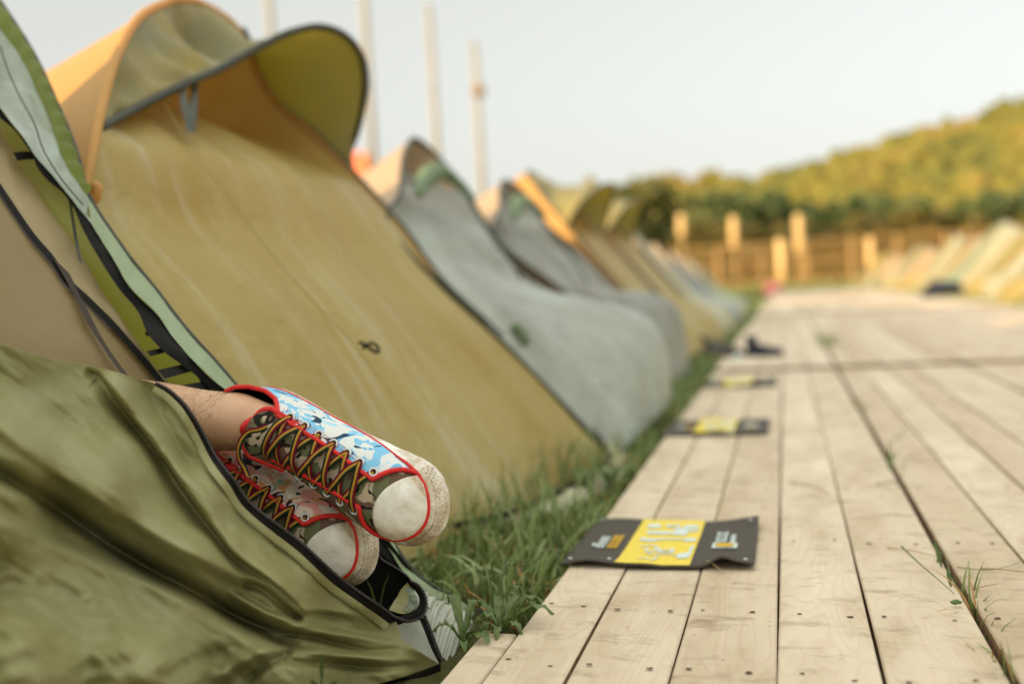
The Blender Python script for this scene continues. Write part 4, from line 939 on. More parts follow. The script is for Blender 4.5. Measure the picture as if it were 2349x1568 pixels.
# ------------------------------------------------------------ mats on the boardwalk
M['towel'] = plain('charcoal_bar_mat', (0.078, 0.066, 0.052), 0.9, 0.35, 260, 0.6)
M['yellow'] = plain('yellow_print', (0.80, 0.62, 0.08), 0.8, 0.10, 160, 0.4)
M['pale'] = plain('pale_blue_white_print', (0.62, 0.70, 0.66), 0.8, 0.08, 120)
M['mustard'] = plain('mustard_print', (0.66, 0.40, 0.03), 0.8, 0.08, 120)
def mat_(y0, label, dx=0.0, sx=1.0, dpt=0.335, curl=1.0):
    X0, X1 = -0.402+dx, -0.070+dx; W_ = X1-X0; root = empty('bar_mat', (X0, y0, DZ)); tag(root, label, 'mat', 'printed mats lying in front of the tents')
    n = 44; m = 30; s0 = y0*7
    def hz(u, v):
        e = max(0, 1-v*7)*.006*(0.6+math.sin(u*9+s0)+.5*math.sin(u*17+s0)); e += max(0, 1-(1-v)*9)*.005*max(0, math.sin(u*8+1+s0))
        e += curl*.013*max(0, u-.80)*5*max(0, v-.72)*3.2*max(0, u-.8)*4
        e += curl*.009*math.exp(-((u-.84)/.05)**2)*max(0, 1-v*5)
        return DZ+.0075+max(0, e)+.0012*N3(u*4+s0, v*4)
    def P(u, v, o=0.0): return Vector((X0+W_*u+(.010*(1-v)*(-1)*(1-u)), y0+dpt*v+.004*math.sin(u*6+s0)*(v > .5)-.004*math.sin(u*5)*(1-v), hz(u, v)+o))
    V = [P(i/(n-1), j/(m-1)) for j in range(m) for i in range(n)]
    o = mesh('mat_body', V, grid_faces(n, m), M['towel'], root); md = solid(o, .0035, -1)
    V = [P(.295+.385*i/19, .004+.992*j/(m-1), .0014) for j in range(m) for i in range(20)]
    mesh('yellow_field', V, grid_faces(20, m), M['yellow'], root)
    def quads(name, rects, mt, o_=.0028):
        V, F = [], []
        for r in rects:
            if len(r) == 4: (a, b, c, d) = r; pts = [(a, b), (c, b), (c, d), (a, d)]
            else: pts = [(r[i], r[i+1]) for i in range(0, len(r), 2)]
            b0 = len(V); k = len(pts)
            if k == 4:
                for j in range(4):
                    for i in range(4):
                        q0 = [pts[0][z]+(pts[1][z]-pts[0][z])*i/3 for z in (0, 1)]; q1 = [pts[3][z]+(pts[2][z]-pts[3][z])*i/3 for z in (0, 1)]
                        V.append(P(q0[0]+(q1[0]-q0[0])*j/3, q0[1]+(q1[1]-q0[1])*j/3, o_))
                F += grid_faces(4, 4, base=b0)
            else: V += [P(a, b, o_) for a, b in pts]; F.append(tuple(range(b0, b0+k)))
        mesh(name, V, F, mt, root, smooth=False)
    def ell(cx, cy, rx, ry, n=18): return [z for i in range(n) for z in (cx+rx*math.cos(6.283*i/n), cy+ry*math.sin(6.283*i/n))]
    def stroke(pts, w_):
        out = []
        for (a, b), (c, d) in zip(pts, pts[1:]):
            l = math.hypot(c-a, d-b) or 1; nx_, ny_ = -(d-b)/l*w_, (c-a)/l*w_; out.append((a-nx_, b-ny_, c-nx_, d-ny_, c+nx_, d+ny_, a+nx_, b+ny_))
        return out
    # big pale shapes in the yellow field
    R = [ell(.385, .82, .045, .05), ell(.50, .83, .045, .045), ell(.61, .82, .05, .04), (.37, .63, .50, .63, .56, .70, .36, .70), (.52, .62, .60, .62, .60, .78, .52, .78), (.60, .70, .66, .72, .66, .76, .60, .75),
         (.345, .50, .44, .47, .45, .52, .35, .555), (.44, .50, .60, .51, .60, .535, .44, .535), (.60, .47, .665, .48, .665, .56, .605, .55)]
    R += stroke([(.37, .36), (.43, .40), (.47, .36), (.47, .30), (.43, .22)], .008)+stroke([(.42, .26), (.42, .33)], .009)+[(.48, .24, .57, .24, .57, .33, .48, .32)]+stroke([(.44, .19), (.56, .20), (.65, .14)], .007)+stroke([(.655, .14), (.66, .38)], .009)
    R += stroke([(.40, .10), (.43, .12), (.46, .10)], .008)+stroke([(.48, .06), (.50, .16)], .007)+[(.60, .12, .65, .12, .65, .24, .60, .22)]
    quads('pale_print', R, M['pale'])
    quads('yellow_counters', [ell(.50, .83, .022, .018), (.505, .265, .55, .265, .55, .30, .505, .30)], M['yellow'], .0040)
    # left logo: two stacked lines of rotated letters, right logo: letters over a framed oval
    L1_, L2_, R1_, R3_ = [], [], [], []
    for i, q in enumerate((.33, .37, .41, .45, .49, .53)):
        L1_ += [(.125, q, .175, q+.022), (.125, q, .133, q+.036)]
    L1_ += [ell(.108, .385, .012, .03, 12)]
    for i, q in enumerate((.33, .385, .44, .495, .55)):
        L2_ += [(.190, q, .245, q+.030), (.236, q, .245, q+.05), (.19, q+.012, .197, q+.048)]
    quads('white_lettering', L1_, M['pale']); quads('yellow_lettering', L2_, M['mustard'])
    for i, q in enumerate((.47, .535, .60, .665)):
        R1_ += [(.775, q, .835, q+.026), (.775, q, .785, q+.048), (.825, q+.01, .835, q+.054)]
    for i in range(7): R1_.append((.855, .44+i*.032, .885, .44+i*.032+.020))
    quads('white_lettering', R1_, M['pale']); quads('logo_frame', [(.765, .34, .90, .34, .90, .445, .765, .445)], M['pale']); quads('logo_oval', [ell(.832, .392, .055, .040)], M['mustard'], .0042)
    for u_, v_ in ((.045, .07), (.955, .07), (.955, .93), (.04, .95), (.26, .05)):
        c = P(u_, v_, .002); V, F = tube_geo([c, c+Vector((0, 0, .0022))], [.0042, .003], 10); mesh('tack', V, F, M['eyelet'], root)
mat_(1.725, 'charcoal and yellow printed mat nearest the camera, lying on the boards')
mat_(3.245, 'second printed mat from the camera, before the bulging grey tent', curl=.5)
mat_(4.72, 'third printed mat, rumpled, lying just before the wide gap in the boards', dx=.01, curl=1.3)
mat_(6.75, 'farthest printed mat, lying beside the dark boots', dx=.06, curl=.4)

# ------------------------------------------------------------ grass and weeds
def grassmat(name, stops, tr=.25):
    m, t, b = newmat(name); at = nd(t, 'ShaderNodeAttribute', attribute_name='tone'); r = ramp(t, at.outputs['Fac'], stops); t.links.new(r.outputs[0], b.inputs['Base Color'])
    b.inputs['Roughness'].default_value = .42; b.inputs['Specular IOR Level'].default_value = .45
    x = nd(t, 'ShaderNodeBsdfTranslucent'); t.links.new(r.outputs[0], x.inputs['Color']); ms = nd(t, 'ShaderNodeMixShader'); ms.inputs[0].default_value = tr
    t.links.new(b.outputs[0], ms.inputs[1]); t.links.new(x.outputs[0], ms.inputs[2]); t.links.new(ms.outputs[0], t.nodes['Material Output'].inputs[0]); return m
M['grass'] = grassmat('grass_blades', [(0.0, (0.10, 0.15, 0.035)), (0.45, (0.21, 0.285, 0.08)), (0.77, (0.38, 0.46, 0.20)), (0.80, (0.34, 0.20, 0.06)), (1.0, (0.48, 0.26, 0.08))])
def blades(name, N, region, hl, wid, seed, label=None, kind=None, cat=None, lean=1.0, group=None, keep=None, segs=5, dry=.14):
    rng = np.random.default_rng(seed); x, y = region(rng, N)
    if keep is not None: k = keep(x, y); x, y = x[k], y[k]
    n = len(x); h = rng.uniform(hl[0], hl[1], n)*rng.uniform(.6, 1, n); a = rng.uniform(0, 6.283, n); la = rng.uniform(0, 6.283, n)
    w_ = rng.uniform(wid[0], wid[1], n); ln = rng.uniform(.15, 1.1, n)*lean; tone = rng.uniform(0, .78, n); dr = rng.random(n) < dry; tone[dr] = rng.uniform(.82, 1, dr.sum()); ln[dr] += .5
    cl = np.array([N3(float(p)*3.1, float(q)*3.1) for p, q in zip(x, y)]); h *= 1+cl*.5
    t = np.linspace(0, 1, segs); pos = np.zeros((n, segs, 3))
    ang = ln[:, None]*t[None]**1.3*1.5
    dz = np.cos(ang); dr_ = np.sin(ang); st = h[:, None]/(segs-1)
    pos[..., 2] = np.concatenate([np.zeros((n, 1)), np.cumsum(dz[:, 1:]*st, 1)], 1); rad = np.concatenate([np.zeros((n, 1)), np.cumsum(dr_[:, 1:]*st, 1)], 1)
    pos[..., 0] = x[:, None]+rad*np.cos(la)[:, None]; pos[..., 1] = y[:, None]+rad*np.sin(la)[:, None]; pos[..., 2] += 0.0
    pos[..., 2] = np.maximum(pos[..., 2], .002)
    ww = w_[:, None]*np.array([.7, 1, .9, .6, .05] if segs == 5 else np.linspace(1, .05, segs))[None]/2
    sx_, sy_ = np.cos(a)[:, None]*ww, np.sin(a)[:, None]*ww
    A = pos.copy(); B = pos.copy(); A[..., 0] -= sx_; A[..., 1] -= sy_; B[..., 0] += sx_; B[..., 1] += sy_; B[..., 2] += ww*.5
    V = np.stack([A, B], 2).reshape(-1, 3); base = (np.arange(n)*segs*2)[:, None]+np.arange(segs-1)[None]*2
    F = np.stack([base, base+1, base+3, base+2], -1).reshape(-1, 4)
    me = bpy.data.meshes.new(name); me.vertices.add(len(V)); me.vertices.foreach_set('co', V.ravel()); me.loops.add(F.size); me.loops.foreach_set('vertex_index', F.ravel())
    me.polygons.add(len(F)); me.polygons.foreach_set('loop_start', np.arange(0, F.size, 4)); me.polygons.foreach_set('use_smooth', np.ones(len(F), bool)); me.update(calc_edges=True); me.validate()
    me.materials.append(M['grass']); at = me.attributes.new('tone', 'FLOAT', 'POINT'); at.data.foreach_set('value', np.repeat(tone, segs*2).astype(np.float32))
    o = bpy.data.objects.new(name, me); COL.objects.link(o); tag(o, label, cat, group, kind); return o
def front(y):   # where the tent fronts stand, seen along the row
    return np.where(y < 1.62, -.50, np.where(y < 3.3, -.80+(y-1.6)*.19, -.60))
def reg(x0, x1, y0, y1):
    return lambda rng, N: (rng.uniform(x0, x1, N), rng.uniform(y0, y1, N))
blades('grass', 6500, reg(-1.0, -.405, 1.50, 3.6), (.02, .06), (.002, .004), 11, 'low thatch under the long grass beside the yellow tent', 'stuff', 'grass', keep=lambda x, y: (x > front(y)), lean=2.0, dry=.45)
blades('grass', 6500, reg(-1.05, -.405, 1.50, 3.6), (.05, .125), (.0045, .0085), 1, 'dewy green grass strip between tents and boards', 'stuff', 'grass', keep=lambda x, y: (x > front(y)) & ~((x < -.47) & (y > 2.3) & (y < 3.25)), lean=1.35, dry=.16)
blades('grass', 9000, reg(-.86, -.40, 3.6, 8.0), (.06, .15), (.006, .010), 2, 'green grass strip farther along the boardwalk', 'stuff', 'grass')
blades('grass', 5000, reg(-.90, -.38, 8.0, 22), (.07, .17), (.010, .020), 3, 'far end of the grass strip by the left tents', 'stuff', 'grass')
blades('grass', 7000, reg(2.55, 3.3, 8, 34), (.06, .16), (.012, .022), 4, 'grass along the foot of the right tents', 'stuff', 'grass')
blades('grass', 9000, lambda rng, N: (rng.uniform(-14, 16, N), rng.uniform(34, 60, N)), (.15, .35), (.03, .07), 5, 'rough grass between the boardwalk end and the fence', 'stuff', 'grass')
def gap(rng, N):
    y = rng.uniform(1.2, 12, N); c = rng.choice([1.30, 1.62, 2.75, 3.9, 5.5, 5.9, 6.6, 7.4, 7.9], N); y = c+rng.normal(0, .07, N)*(1+c*.2); return rng.normal(.249, .005, N), y
blades('grass', 330, gap, (.06, .12), (.003, .006), 6, 'thin grass tufts growing through the gap between the boards', 'stuff', 'grass', lean=.8, dry=.4)
blades('grass', 260, lambda rng, N: (rng.normal(.275, .03, N), rng.normal(7.5, .28, N)), (.08, .16), (.006, .010), 7, 'thick green tuft in the board gap further off', 'stuff', 'grass')
blades('grass', 40, lambda rng, N: (rng.uniform(-.75, -.55, N), rng.uniform(1.45, 1.62, N)), (.05, .12), (.003, .005), 8, 'few blades inside the tent doorway', 'stuff', 'grass')
blades('grass', 320, reg(-.72, -.44, 1.75, 3.0), (.12, .21), (.0035, .006), 9, 'long single blades standing up in front of the yellow tent wall', 'stuff', 'grass', lean=.75, dry=.1)
M['dew'] = newmat('dew')[0]; b_ = M['dew'].node_tree.nodes['Principled BSDF']; b_.inputs['Transmission Weight'].default_value = 1; b_.inputs['Roughness'].default_value = .02; b_.inputs['IOR'].default_value = 1.33; b_.inputs['Base Color'].default_value = (1, 1, 1, 1)
def dew():
    rnd = random.Random(8); bm = bmesh.new()
    for i in range(260):
        x, y = rnd.uniform(-.72, -.42), rnd.uniform(1.55, 2.9)
        bmesh.ops.create_icosphere(bm, subdivisions=1, radius=rnd.uniform(.0007, .0016), matrix=Matrix.Translation((x, y, rnd.uniform(.03, .10))))
    me = bpy.data.meshes.new('dew'); bm.to_mesh(me); bm.free(); me.materials.append(M['dew']); me.polygons.foreach_set('use_smooth', [True]*len(me.polygons))
    o = bpy.data.objects.new('dew_drops', me); COL.objects.link(o); tag(o, 'tiny bright dew drops hanging on the grass tips', 'dew', kind='stuff')
dew()
def leafmat():
    m, t, b = newmat('weed_leaf'); n = nd(t, 'ShaderNodeTexNoise', Scale=60, Detail=4); t.links.new(coords(t), n.inputs[0])
    r = ramp(t, n.outputs[0], [(.3, (0.075, 0.12, 0.028)), (.6, (0.135, 0.19, 0.05)), (.8, (0.22, 0.27, 0.11))]); t.links.new(r.outputs[0], b.inputs['Base Color']); b.inputs['Roughness'].default_value = .45
    bp = nd(t, 'ShaderNodeBump', Strength=.5, Distance=.001); t.links.new(n.outputs[0], bp.inputs['Height']); t.links.new(bp.outputs[0], b.inputs['Normal'])
    x = nd(t, 'ShaderNodeBsdfTranslucent'); t.links.new(r.outputs[0], x.inputs['Color']); ms = nd(t, 'ShaderNodeMixShader'); ms.inputs[0].default_value = .25
    t.links.new(b.outputs[0], ms.inputs[1]); t.links.new(x.outputs[0], ms.inputs[2]); t.links.new(ms.outputs[0], t.nodes['Material Output'].inputs[0]); return m
M['leaf'] = leafmat()
def leaf(root, base, d, ln, w_, up, lobes, curl=.4, seed=0):
    """toothed dandelion-like leaf growing from base in direction d"""
    d = Vector((d[0], d[1], 0)).normalized(); s = Vector((-d.y, d.x, 0)); n = 22; V = []
    rnd = random.Random(seed)
    for i in range(n):
        t = i/(n-1); c = base+d*ln*t+Vector((0, 0, up*math.sin(t*2.2)-curl*ln*t*t*.5)); c.z = max(c.z, base.z+.002)
        env = math.sin(math.pi*min(1, t*.93+.05))**.7*(.45+.55*t); tooth = .55+.45*(1-((t*lobes) % 1.0)); ww = w_*env*(tooth if lobes else 1)
        for k in (-1, -.5, 0, .5, 1): V.append(c+s*k*ww+Vector((0, 0, .18*abs(k)*ww+.003*math.sin(i*1.3+k*3)*abs(k)))-d*abs(k)*.004*(1 if lobes else 0))
    mesh('leaf', V, grid_faces(5, n), M['leaf'], root)
def weed(loc, label, leaves, group='leafy weeds at the edge of the boards'):
    root = empty('weed', loc); tag(root, label, 'plant', group)
    for i, (a, ln, w_, up, lo, cu) in enumerate(leaves):
        leaf(root, Vector(loc)+Vector((0, 0, .004)), (math.cos(R_(a)), math.sin(R_(a))), ln, w_, up, lo, cu, i)
wl = atZ(1150, 1465, .03); weed(tuple(wl), 'toothed dandelion plant spilling over the corner of the near board', [(2, .085, .016, .05, 4, .1), (28, .07, .015, .055, 4, .0), (70, .075, .013, .05, 3, .2), (110, .06, .013, .05, 3, .1), (160, .06, .012, .05, 3, .1), (-40, .06, .012, .035, 4, .3), (-80, .06, .012, .03, 4, .3), (-120, .05, .012, .03, 3, .3)])
wl = atZ(1065, 1490, .03); weed(tuple(wl), 'round crinkled leaf plant beside the silver tent skirt', [(15, .05, .013, .05, 0, .2), (75, .055, .014, .06, 5, .1), (130, .05, .012, .07, 0, .1), (200, .045, .012, .04, 5, .2), (-30, .055, .014, .03, 0, .2), (-70, .05, .012, .02, 4, .2)])
wl = atZ(1135, 1440, .02); weed(tuple(wl), 'upright narrow weed behind the dandelion plant', [(60, .06, .007, .09, 6, .0), (120, .06, .006, .08, 6, .0), (20, .05, .010, .06, 0, .0)])
wl = atZ(735, 1600, .06); wl = atd(738, 1545, 1.16); 
def sprig():
    root = empty('weed', tuple(atd(730, 1590, 1.20))); tag(root, 'thin jagged sprig standing in front of the tent flap at the bottom', 'plant', 'leafy weeds at the edge of the boards')
    tube('stem', cr([atd(742, 1720, 1.24), atd(736, 1600, 1.20), atd(738, 1555, 1.18), atd(738, 1515, 1.17)], 12), .0012, M['leaf'], root, 6)
    for (bx, by, tx, ty, w_) in ((738, 1560, 738, 1498, 6), (736, 1590, 712, 1556, 8), (738, 1585, 775, 1560, 7), (735, 1620, 700, 1600, 10), (737, 1610, 790, 1600, 9)):
        n = 9; V = []
        for i in range(n):
            t = i/(n-1); x, y = bx+(tx-bx)*t, by+(ty-by)*t; l = math.hypot(tx-bx, ty-by); nx_, ny_ = -(ty-by)/l, (tx-bx)/l; ww = w_*math.sin(math.pi*min(1, t*.95+.04))*(1-.3*(i % 2))
            V += [atd(x-nx_*ww, y-ny_*ww, 1.175-.02*t), atd(x, y, 1.18-.02*t), atd(x+nx_*ww, y+ny_*ww, 1.175-.02*t)]
        mesh('leaf', V, grid_faces(3, n), M['leaf'], root)
sprig()
wl = Vector((-.455, 2.52, .02)); weed(tuple(wl), 'dark leafy weed in the grass beside the yellow tent foot', [(i*47, .06, .012, .06, 3, .1) for i in range(8)])
wl = atZ(1345, 1130, .03); weed(tuple(wl), 'broad leaf weed leaning on the board edge behind the nearest mat', [(i*53, .07, .014, .05, 3, .1) for i in range(7)])

# litter on the boards: straws, a bud, blades lying flat
M['straw'] = plain('dry_straw', (0.42, 0.30, 0.13), .7, .2, 80); M['freshblade'] = plain('fresh_blade', (0.10, 0.16, 0.05), .5, .2, 80)
LG = 'bits of straw and grass lying on the boards'
def straw(pts, r, mt, label):
    P = [atZ(x, y, DZ+.0035+h) for x, y, h in pts]; o = tube('straw', cr(P, 16), [r*(1-.6*i/15) for i in range(16)], mt, None, 5); tag(o, label, 'straw', LG)
straw([(2068, 1252, .03), (2110, 1292, .02), (2160, 1335, .01), (2190, 1362, .0)], .0016, M['freshblade'], 'long green blade leaning out of the board gap at lower right')
straw([(2036, 1256, 0), (2090, 1262, .004), (2150, 1275, 0)], .0012, M['straw'], 'pale dry blade lying left of the green blade in the gap')
straw([(2250, 1302, 0), (2310, 1306, .003), (2400, 1318, 0)], .0016, M['straw'], 'dry straw at the right edge of the boards')
straw([(2195, 1300, 0), (2260, 1306, .002), (2320, 1296, .002), (2350, 1282, 0)], .0009, M['freshblade'], 'thin curved green thread at the right edge')
straw([(1622, 1285, .01), (1640, 1296, .006), (1662, 1314, 0)], .0013, M['straw'], 'short pale blade on the near edge of the mat')
straw([(1812, 1105, 0), (1850, 1112, 0), (1902, 1130, 0)], .0016, M['straw'], 'straw lying on the boards beyond the nearest mat')
straw([(2010, 1110, .002), (2040, 1106, .004), (2082, 1112, 0)], .0016, M['freshblade'], 'green blade lying left of the gap beyond the nearest mat')
straw([(2078, 980, .01), (2050, 1010, .01), (2020, 1030, .0)], .0016, M['freshblade'], 'green blade arching over the gap further off')
straw([(2150, 1030, .0), (2100, 1040, .012), (2060, 1066, .0)], .0014, M['straw'], 'bent dry blade beside the sprout in the gap')
def bud():
    c = atZ(2195, 1380, DZ+.008); V, F = tube_geo([c+RT*k*.001+Vector((0, 0, .0008*math.sin(k))) for k in (-10, -7, -3, 1, 5, 8)], [.0006, .0028, .0042, .0038, .0022, .0008], 8)
    o = mesh('bud', V, F, M['freshblade']); tag(o, 'small dark green bud lying beside the wide board gap', 'bud')
bud()
def sprout():
    for i, (bx, by, tx, ty) in enumerate(((2038, 1075, 2040, 1010), (2036, 1075, 2052, 1030), (2160, 1300, 2142, 1235), (2150, 1290, 2160, 1260), (2182, 1345, 2172, 1300))):
        b0, t0 = atZ(bx, by, DZ), atd(tx, ty, (atZ(bx, by, DZ)-CAM).dot(FW)); n = 8; V = []
        for k in range(n):
            t = k/(n-1); c = b0.lerp(t0, t); ww = .0035*math.sin(math.pi*min(1, t*.9+.1)); V += [c-RT*ww, c+RT*ww]
        o = mesh('grass_sprout', V, grid_faces(2, n), M['freshblade']); tag(o, ['stout sprout rising from the gap, middle distance', 'leaning sprout touching the stout one in the gap', 'brown tipped sprout in the gap near the long green blade', 'short sprout just beside the brown tipped one', 'nearest sprout in the gap, above the bud'][i], 'sprout', 'sprouts growing out of the wide board gap')
sprout()

# ------------------------------------------------------------ things lying by the tents
M['navy'] = plain('dark_navy_leather', (0.012, 0.014, 0.026), .45, .3, 40); M['whitep'] = plain('white_plastic', (0.62, 0.70, 0.62), .4, .1, 20); M['pinkp'] = plain('pink_rubber', (0.55, 0.16, 0.17), .6, .15, 30); M['brownl'] = plain('brown_leather', (0.05, 0.03, 0.025), .6, .3, 30)
def boot(loc, yaw, label, k=1.0, mt=None, shaft=.10):
    root = empty('boot', loc); tag(root, label, 'boot', 'dark boots standing by the yellow tents'); c, s = math.cos(yaw), math.sin(yaw)
    T = lambda x, y, z: Vector(loc)+Vector((x*c-y*s, x*s+y*c, z))*k
    V = []; prof = [(0, .028, .06), (.03, .036, .085), (.08, .037, .088), (.12, .038, .075), (.17, .042, .058), (.22, .046, .050), (.26, .040, .040), (.285, .02, .025)]
    for (x, hw_, h) in prof:
        for q in range(13):
            a = math.pi*q/12; V.append(T(x, hw_*math.cos(a), .02+h*math.sin(a)**.8))
    mesh('upper', V, grid_faces(13, len(prof)), mt or M['navy'], root)
    V = []
    for j, (r, z) in enumerate(((.040, .07), (.041, .09), (.040, .02+shaft), (.042, .035+shaft), (.034, .03+shaft), (.030, .08))):
        for q in range(16): V.append(T(.045+r*1.05*math.cos(q*math.pi/8), r*math.sin(q*math.pi/8), z))
    mesh('shaft', V, grid_faces(16, 6, wrap=True), mt or M['navy'], root)
    O = [(x, h) for x, h, _ in prof]+[(x, -h) for x, h, _ in reversed(prof)]; n = len(O)
    V = [T(x-.004, y*1.08, z) for z in (.0, .022) for x, y in O]; mesh('sole', V, grid_faces(n, 2, wrap=True)+[tuple(range(n))[::-1], tuple(range(n, 2*n))], M['black'], root)
b0 = atZ(1712, 818, DZ+.012); boot((b0.x, b0.y, DZ+.012), .05, 'dark boot standing upright on the boards, farther right', .8, None, .13)
b0 = atZ(1598, 812, DZ+.012); boot((b0.x, b0.y, DZ+.012), .3, 'dark boot nearer the tents, left of the upright one', .9, None, .10)
def bundle(name, loc, r, mt, label, cat, seed=0, sc=(1, 1, .7)):
    bm = bmesh.new(); bmesh.ops.create_icosphere(bm, subdivisions=4, radius=1)
    for v in bm.verts:
        k = 1+.35*noise.noise(v.co*1.6+Vector((seed, 0, 0)))+.12*noise.noise(v.co*4+Vector((seed, 3, 0))); v.co = Vector((v.co.x*sc[0], v.co.y*sc[1], max(-.45, v.co.z)*sc[2]))*k*r
    me = bpy.data.meshes.new(name); bm.to_mesh(me); bm.free(); me.materials.append(mt); me.polygons.foreach_set('use_smooth', [True]*len(me.polygons))
    o = bpy.data.objects.new(name, me); COL.objects.link(o); o.location = loc; tag(o, label, cat); return o
b0 = atZ(1555, 810, .03); bundle('plastic_bag', (b0.x, b0.y, .10), .10, M['whitep'], 'small crumpled pale bag at the foot of the yellow hooded tent', 'bag', 2, (1, 1, 1.1))
b0 = atZ(1650, 815, DZ+.02); bundle('shoe_pile', (b0.x, b0.y, DZ+.03), .10, M['brownl'], 'low dark brown heap of shoes between the two boots', 'shoes', 5, (1.5, .8, .5))
b0 = atZ(1690, 822, DZ+.02); bundle('crumpled_paper', (b0.x, b0.y, DZ+.02), .035, M['whitep'], 'small white crumpled paper left of the upright boot', 'paper', 6)
b0 = atZ(2150, 688, .0); bundle('dark_bag', (b0.x+.1, b0.y, .14), .26, M['navy'], 'black bag lying at the foot of a right row tent', 'bag', 9, (1.3, 1, .8))
b0 = atZ(1775, 672, .03); bundle('orange_bag', (b0.x, b0.y, .15), .30, M['pinkp'], 'small reddish bundle at the far end of the left row', 'bag', 12)
def slipper(x, y, yaw, label):
    p0 = atZ(x, y, .03); root = empty('flip_flop', (p0.x, p0.y, .035)); root.rotation_euler = (0, .2, yaw); tag(root, label, 'flip flop', 'pink flip flops in the grass')
    O = [(.13*math.cos(a), .045*math.sin(a)*(1+.2*math.cos(a))) for a in [6.283*i/28 for i in range(28)]]
    V = [Vector((a, b, z)) for z in (0, .018) for a, b in O]; mesh('sole', V, grid_faces(28, 2, wrap=True)+[tuple(range(28))[::-1], tuple(range(28, 56))], M['pinkp'], root, local=True)
    tube('strap', cr([Vector((-.01, .04, .018)), Vector((.03, .02, .05)), Vector((.07, 0, .02)), Vector((.03, -.02, .05)), Vector((-.01, -.04, .018))], 20), .006, M['brownl'], root, 8, local=True)
slipper(1395, 985, .6, 'pink flip flop lying closer to the grey tent'); slipper(1432, 1000, 1.4, 'pink flip flop lying closer to the boards')

# ------------------------------------------------------------ background: poles, fence, posts, red sign, hill, wood
M['pole'] = plain('weathered_pale_pole', (0.36, 0.34, 0.28), .8, .12, 3); M['fence'] = plain('rusty_brown_fence', (0.34, 0.22, 0.08), .85, .3, 6); M['palepost'] = plain('pale_wood_post', (0.48, 0.32, 0.13), .7, .15, 4)
PG = 'tall bare poles beyond the tents'
for i, (x, ytop, dd, lab) in enumerate(((583, -500, 24, 'tall pale pole rising left of the yellow tent hood'), (808, -420, 24, 'tall pale pole rising straight behind the yellow tent hood'), (983, 15, 25, 'tall pole with its top in view, left of the short one'), (1087, 100, 25, 'shortest pole, carrying a small box fitting halfway up'))):
    top = atd(x, ytop, dd); root = empty('pole', (top.x, top.y, 0)); tag(root, lab, 'pole', PG)
    V, F = tube_geo([Vector((top.x, top.y, z)) for z in (0, top.z*.5, top.z)], [.10, .09, .08], 12); mesh('shaft', V, F, M['pole'], root)
    if i == 3:
        c = atd(1098, 208, dd); v, f = tube_geo([c+Vector((0, 0, -.16)), c+Vector((0, 0, -.1)), c+Vector((0, 0, .1)), c+Vector((0, 0, .16))], [.07, .15, .15, .07], 10); mesh('box_fitting', v, f, M['fence'], root)
        v, f = tube_geo([Vector((top.x, top.y, c.z)), c], .03, 6); mesh('bracket', v, f, M['fence'], root)
    v, f = tube_geo([Vector((top.x, top.y, top.z)), Vector((top.x, top.y, top.z+.05))], [.08, .05], 12); mesh('cap', v, f, M['pole'], root)
def sign():
    M['redp'] = plain('red_paint', (0.75, 0.035, 0.02), .5, .05, 3); M['orp'] = plain('orange_paint', (0.80, 0.20, 0.05), .5, .05, 3); M['maroon'] = plain('maroon_tarpaulin', (0.13, 0.035, 0.03), .8, .3, 4)
    c = atd(798, 350, 16); c2 = atd(842, 350, 16); z1 = c.z; root = empty('red_stall', (c.x, c.y, 0)); tag(root, 'bright red and orange stall board behind the yellow tent hood', 'sign')
    w_ = (c2-c).length; v, f = boxgeo(c.x-.2, c.x+w_*.42, c.y, c.y+.15, 1.0, z1); mesh('red_board', v, f, M['redp'], root, smooth=False)
    v, f = boxgeo(c.x+w_*.425, c.x+w_, c.y-.01, c.y+.14, 1.0, z1-.02); mesh('orange_board', v, f, M['orp'], root, smooth=False)
    for q in (-.1, w_*.9): v, f = boxgeo(c.x+q-.03, c.x+q+.03, c.y+.04, c.y+.10, 0, 1.0); mesh('leg', v, f, M['fence'], root, smooth=False)
    d = atd(845, 362, 20); d2 = atd(905, 385, 20); root = empty('dark_tent_roof', (d.x, d.y, 0)); tag(root, 'dark maroon stall roof seen between the red board and the orange tent', 'stall')
    mesh('roof', [d+Vector((-.6, 0, 0)), d2, d2+Vector((0, 1.6, 0)), d+Vector((-.6, 1.6, 0)), d+Vector((-.6, 0, -1)), d2+Vector((0, 0, -.6)), d2+Vector((0, 1.6, -.6)), d+Vector((-.6, 1.6, -1))], [(0, 1, 2, 3), (0, 4, 5, 1), (1, 5, 6, 2), (2, 6, 7, 3), (3, 7, 4, 0)], M['maroon'], root, smooth=False)
    for q in (d+Vector((-.5, .1, -1)), d2+Vector((-.1, .1, -.6)), d2+Vector((-.1, 1.5, -.6)), d+Vector((-.5, 1.5, -1))): v, f = tube_geo([Vector((q.x, q.y, 0)), q+Vector((0, 0, .1))], .03, 6); mesh('leg', v, f, M['fence'], root)
    e = atd(846, 415, 14); bundle('yellow_bundle', (e.x, e.y, e.z-.06), .13, M['yellow'], 'small yellow rain cover showing below the red board', 'cover', 4); v, f = tube_geo([Vector((e.x, e.y, 0)), Vector((e.x, e.y, e.z))], .02, 6)
    o = mesh('stake', v, f, M['fence']); tag(o, 'thin stake carrying the yellow rain cover', 'stake')
sign()
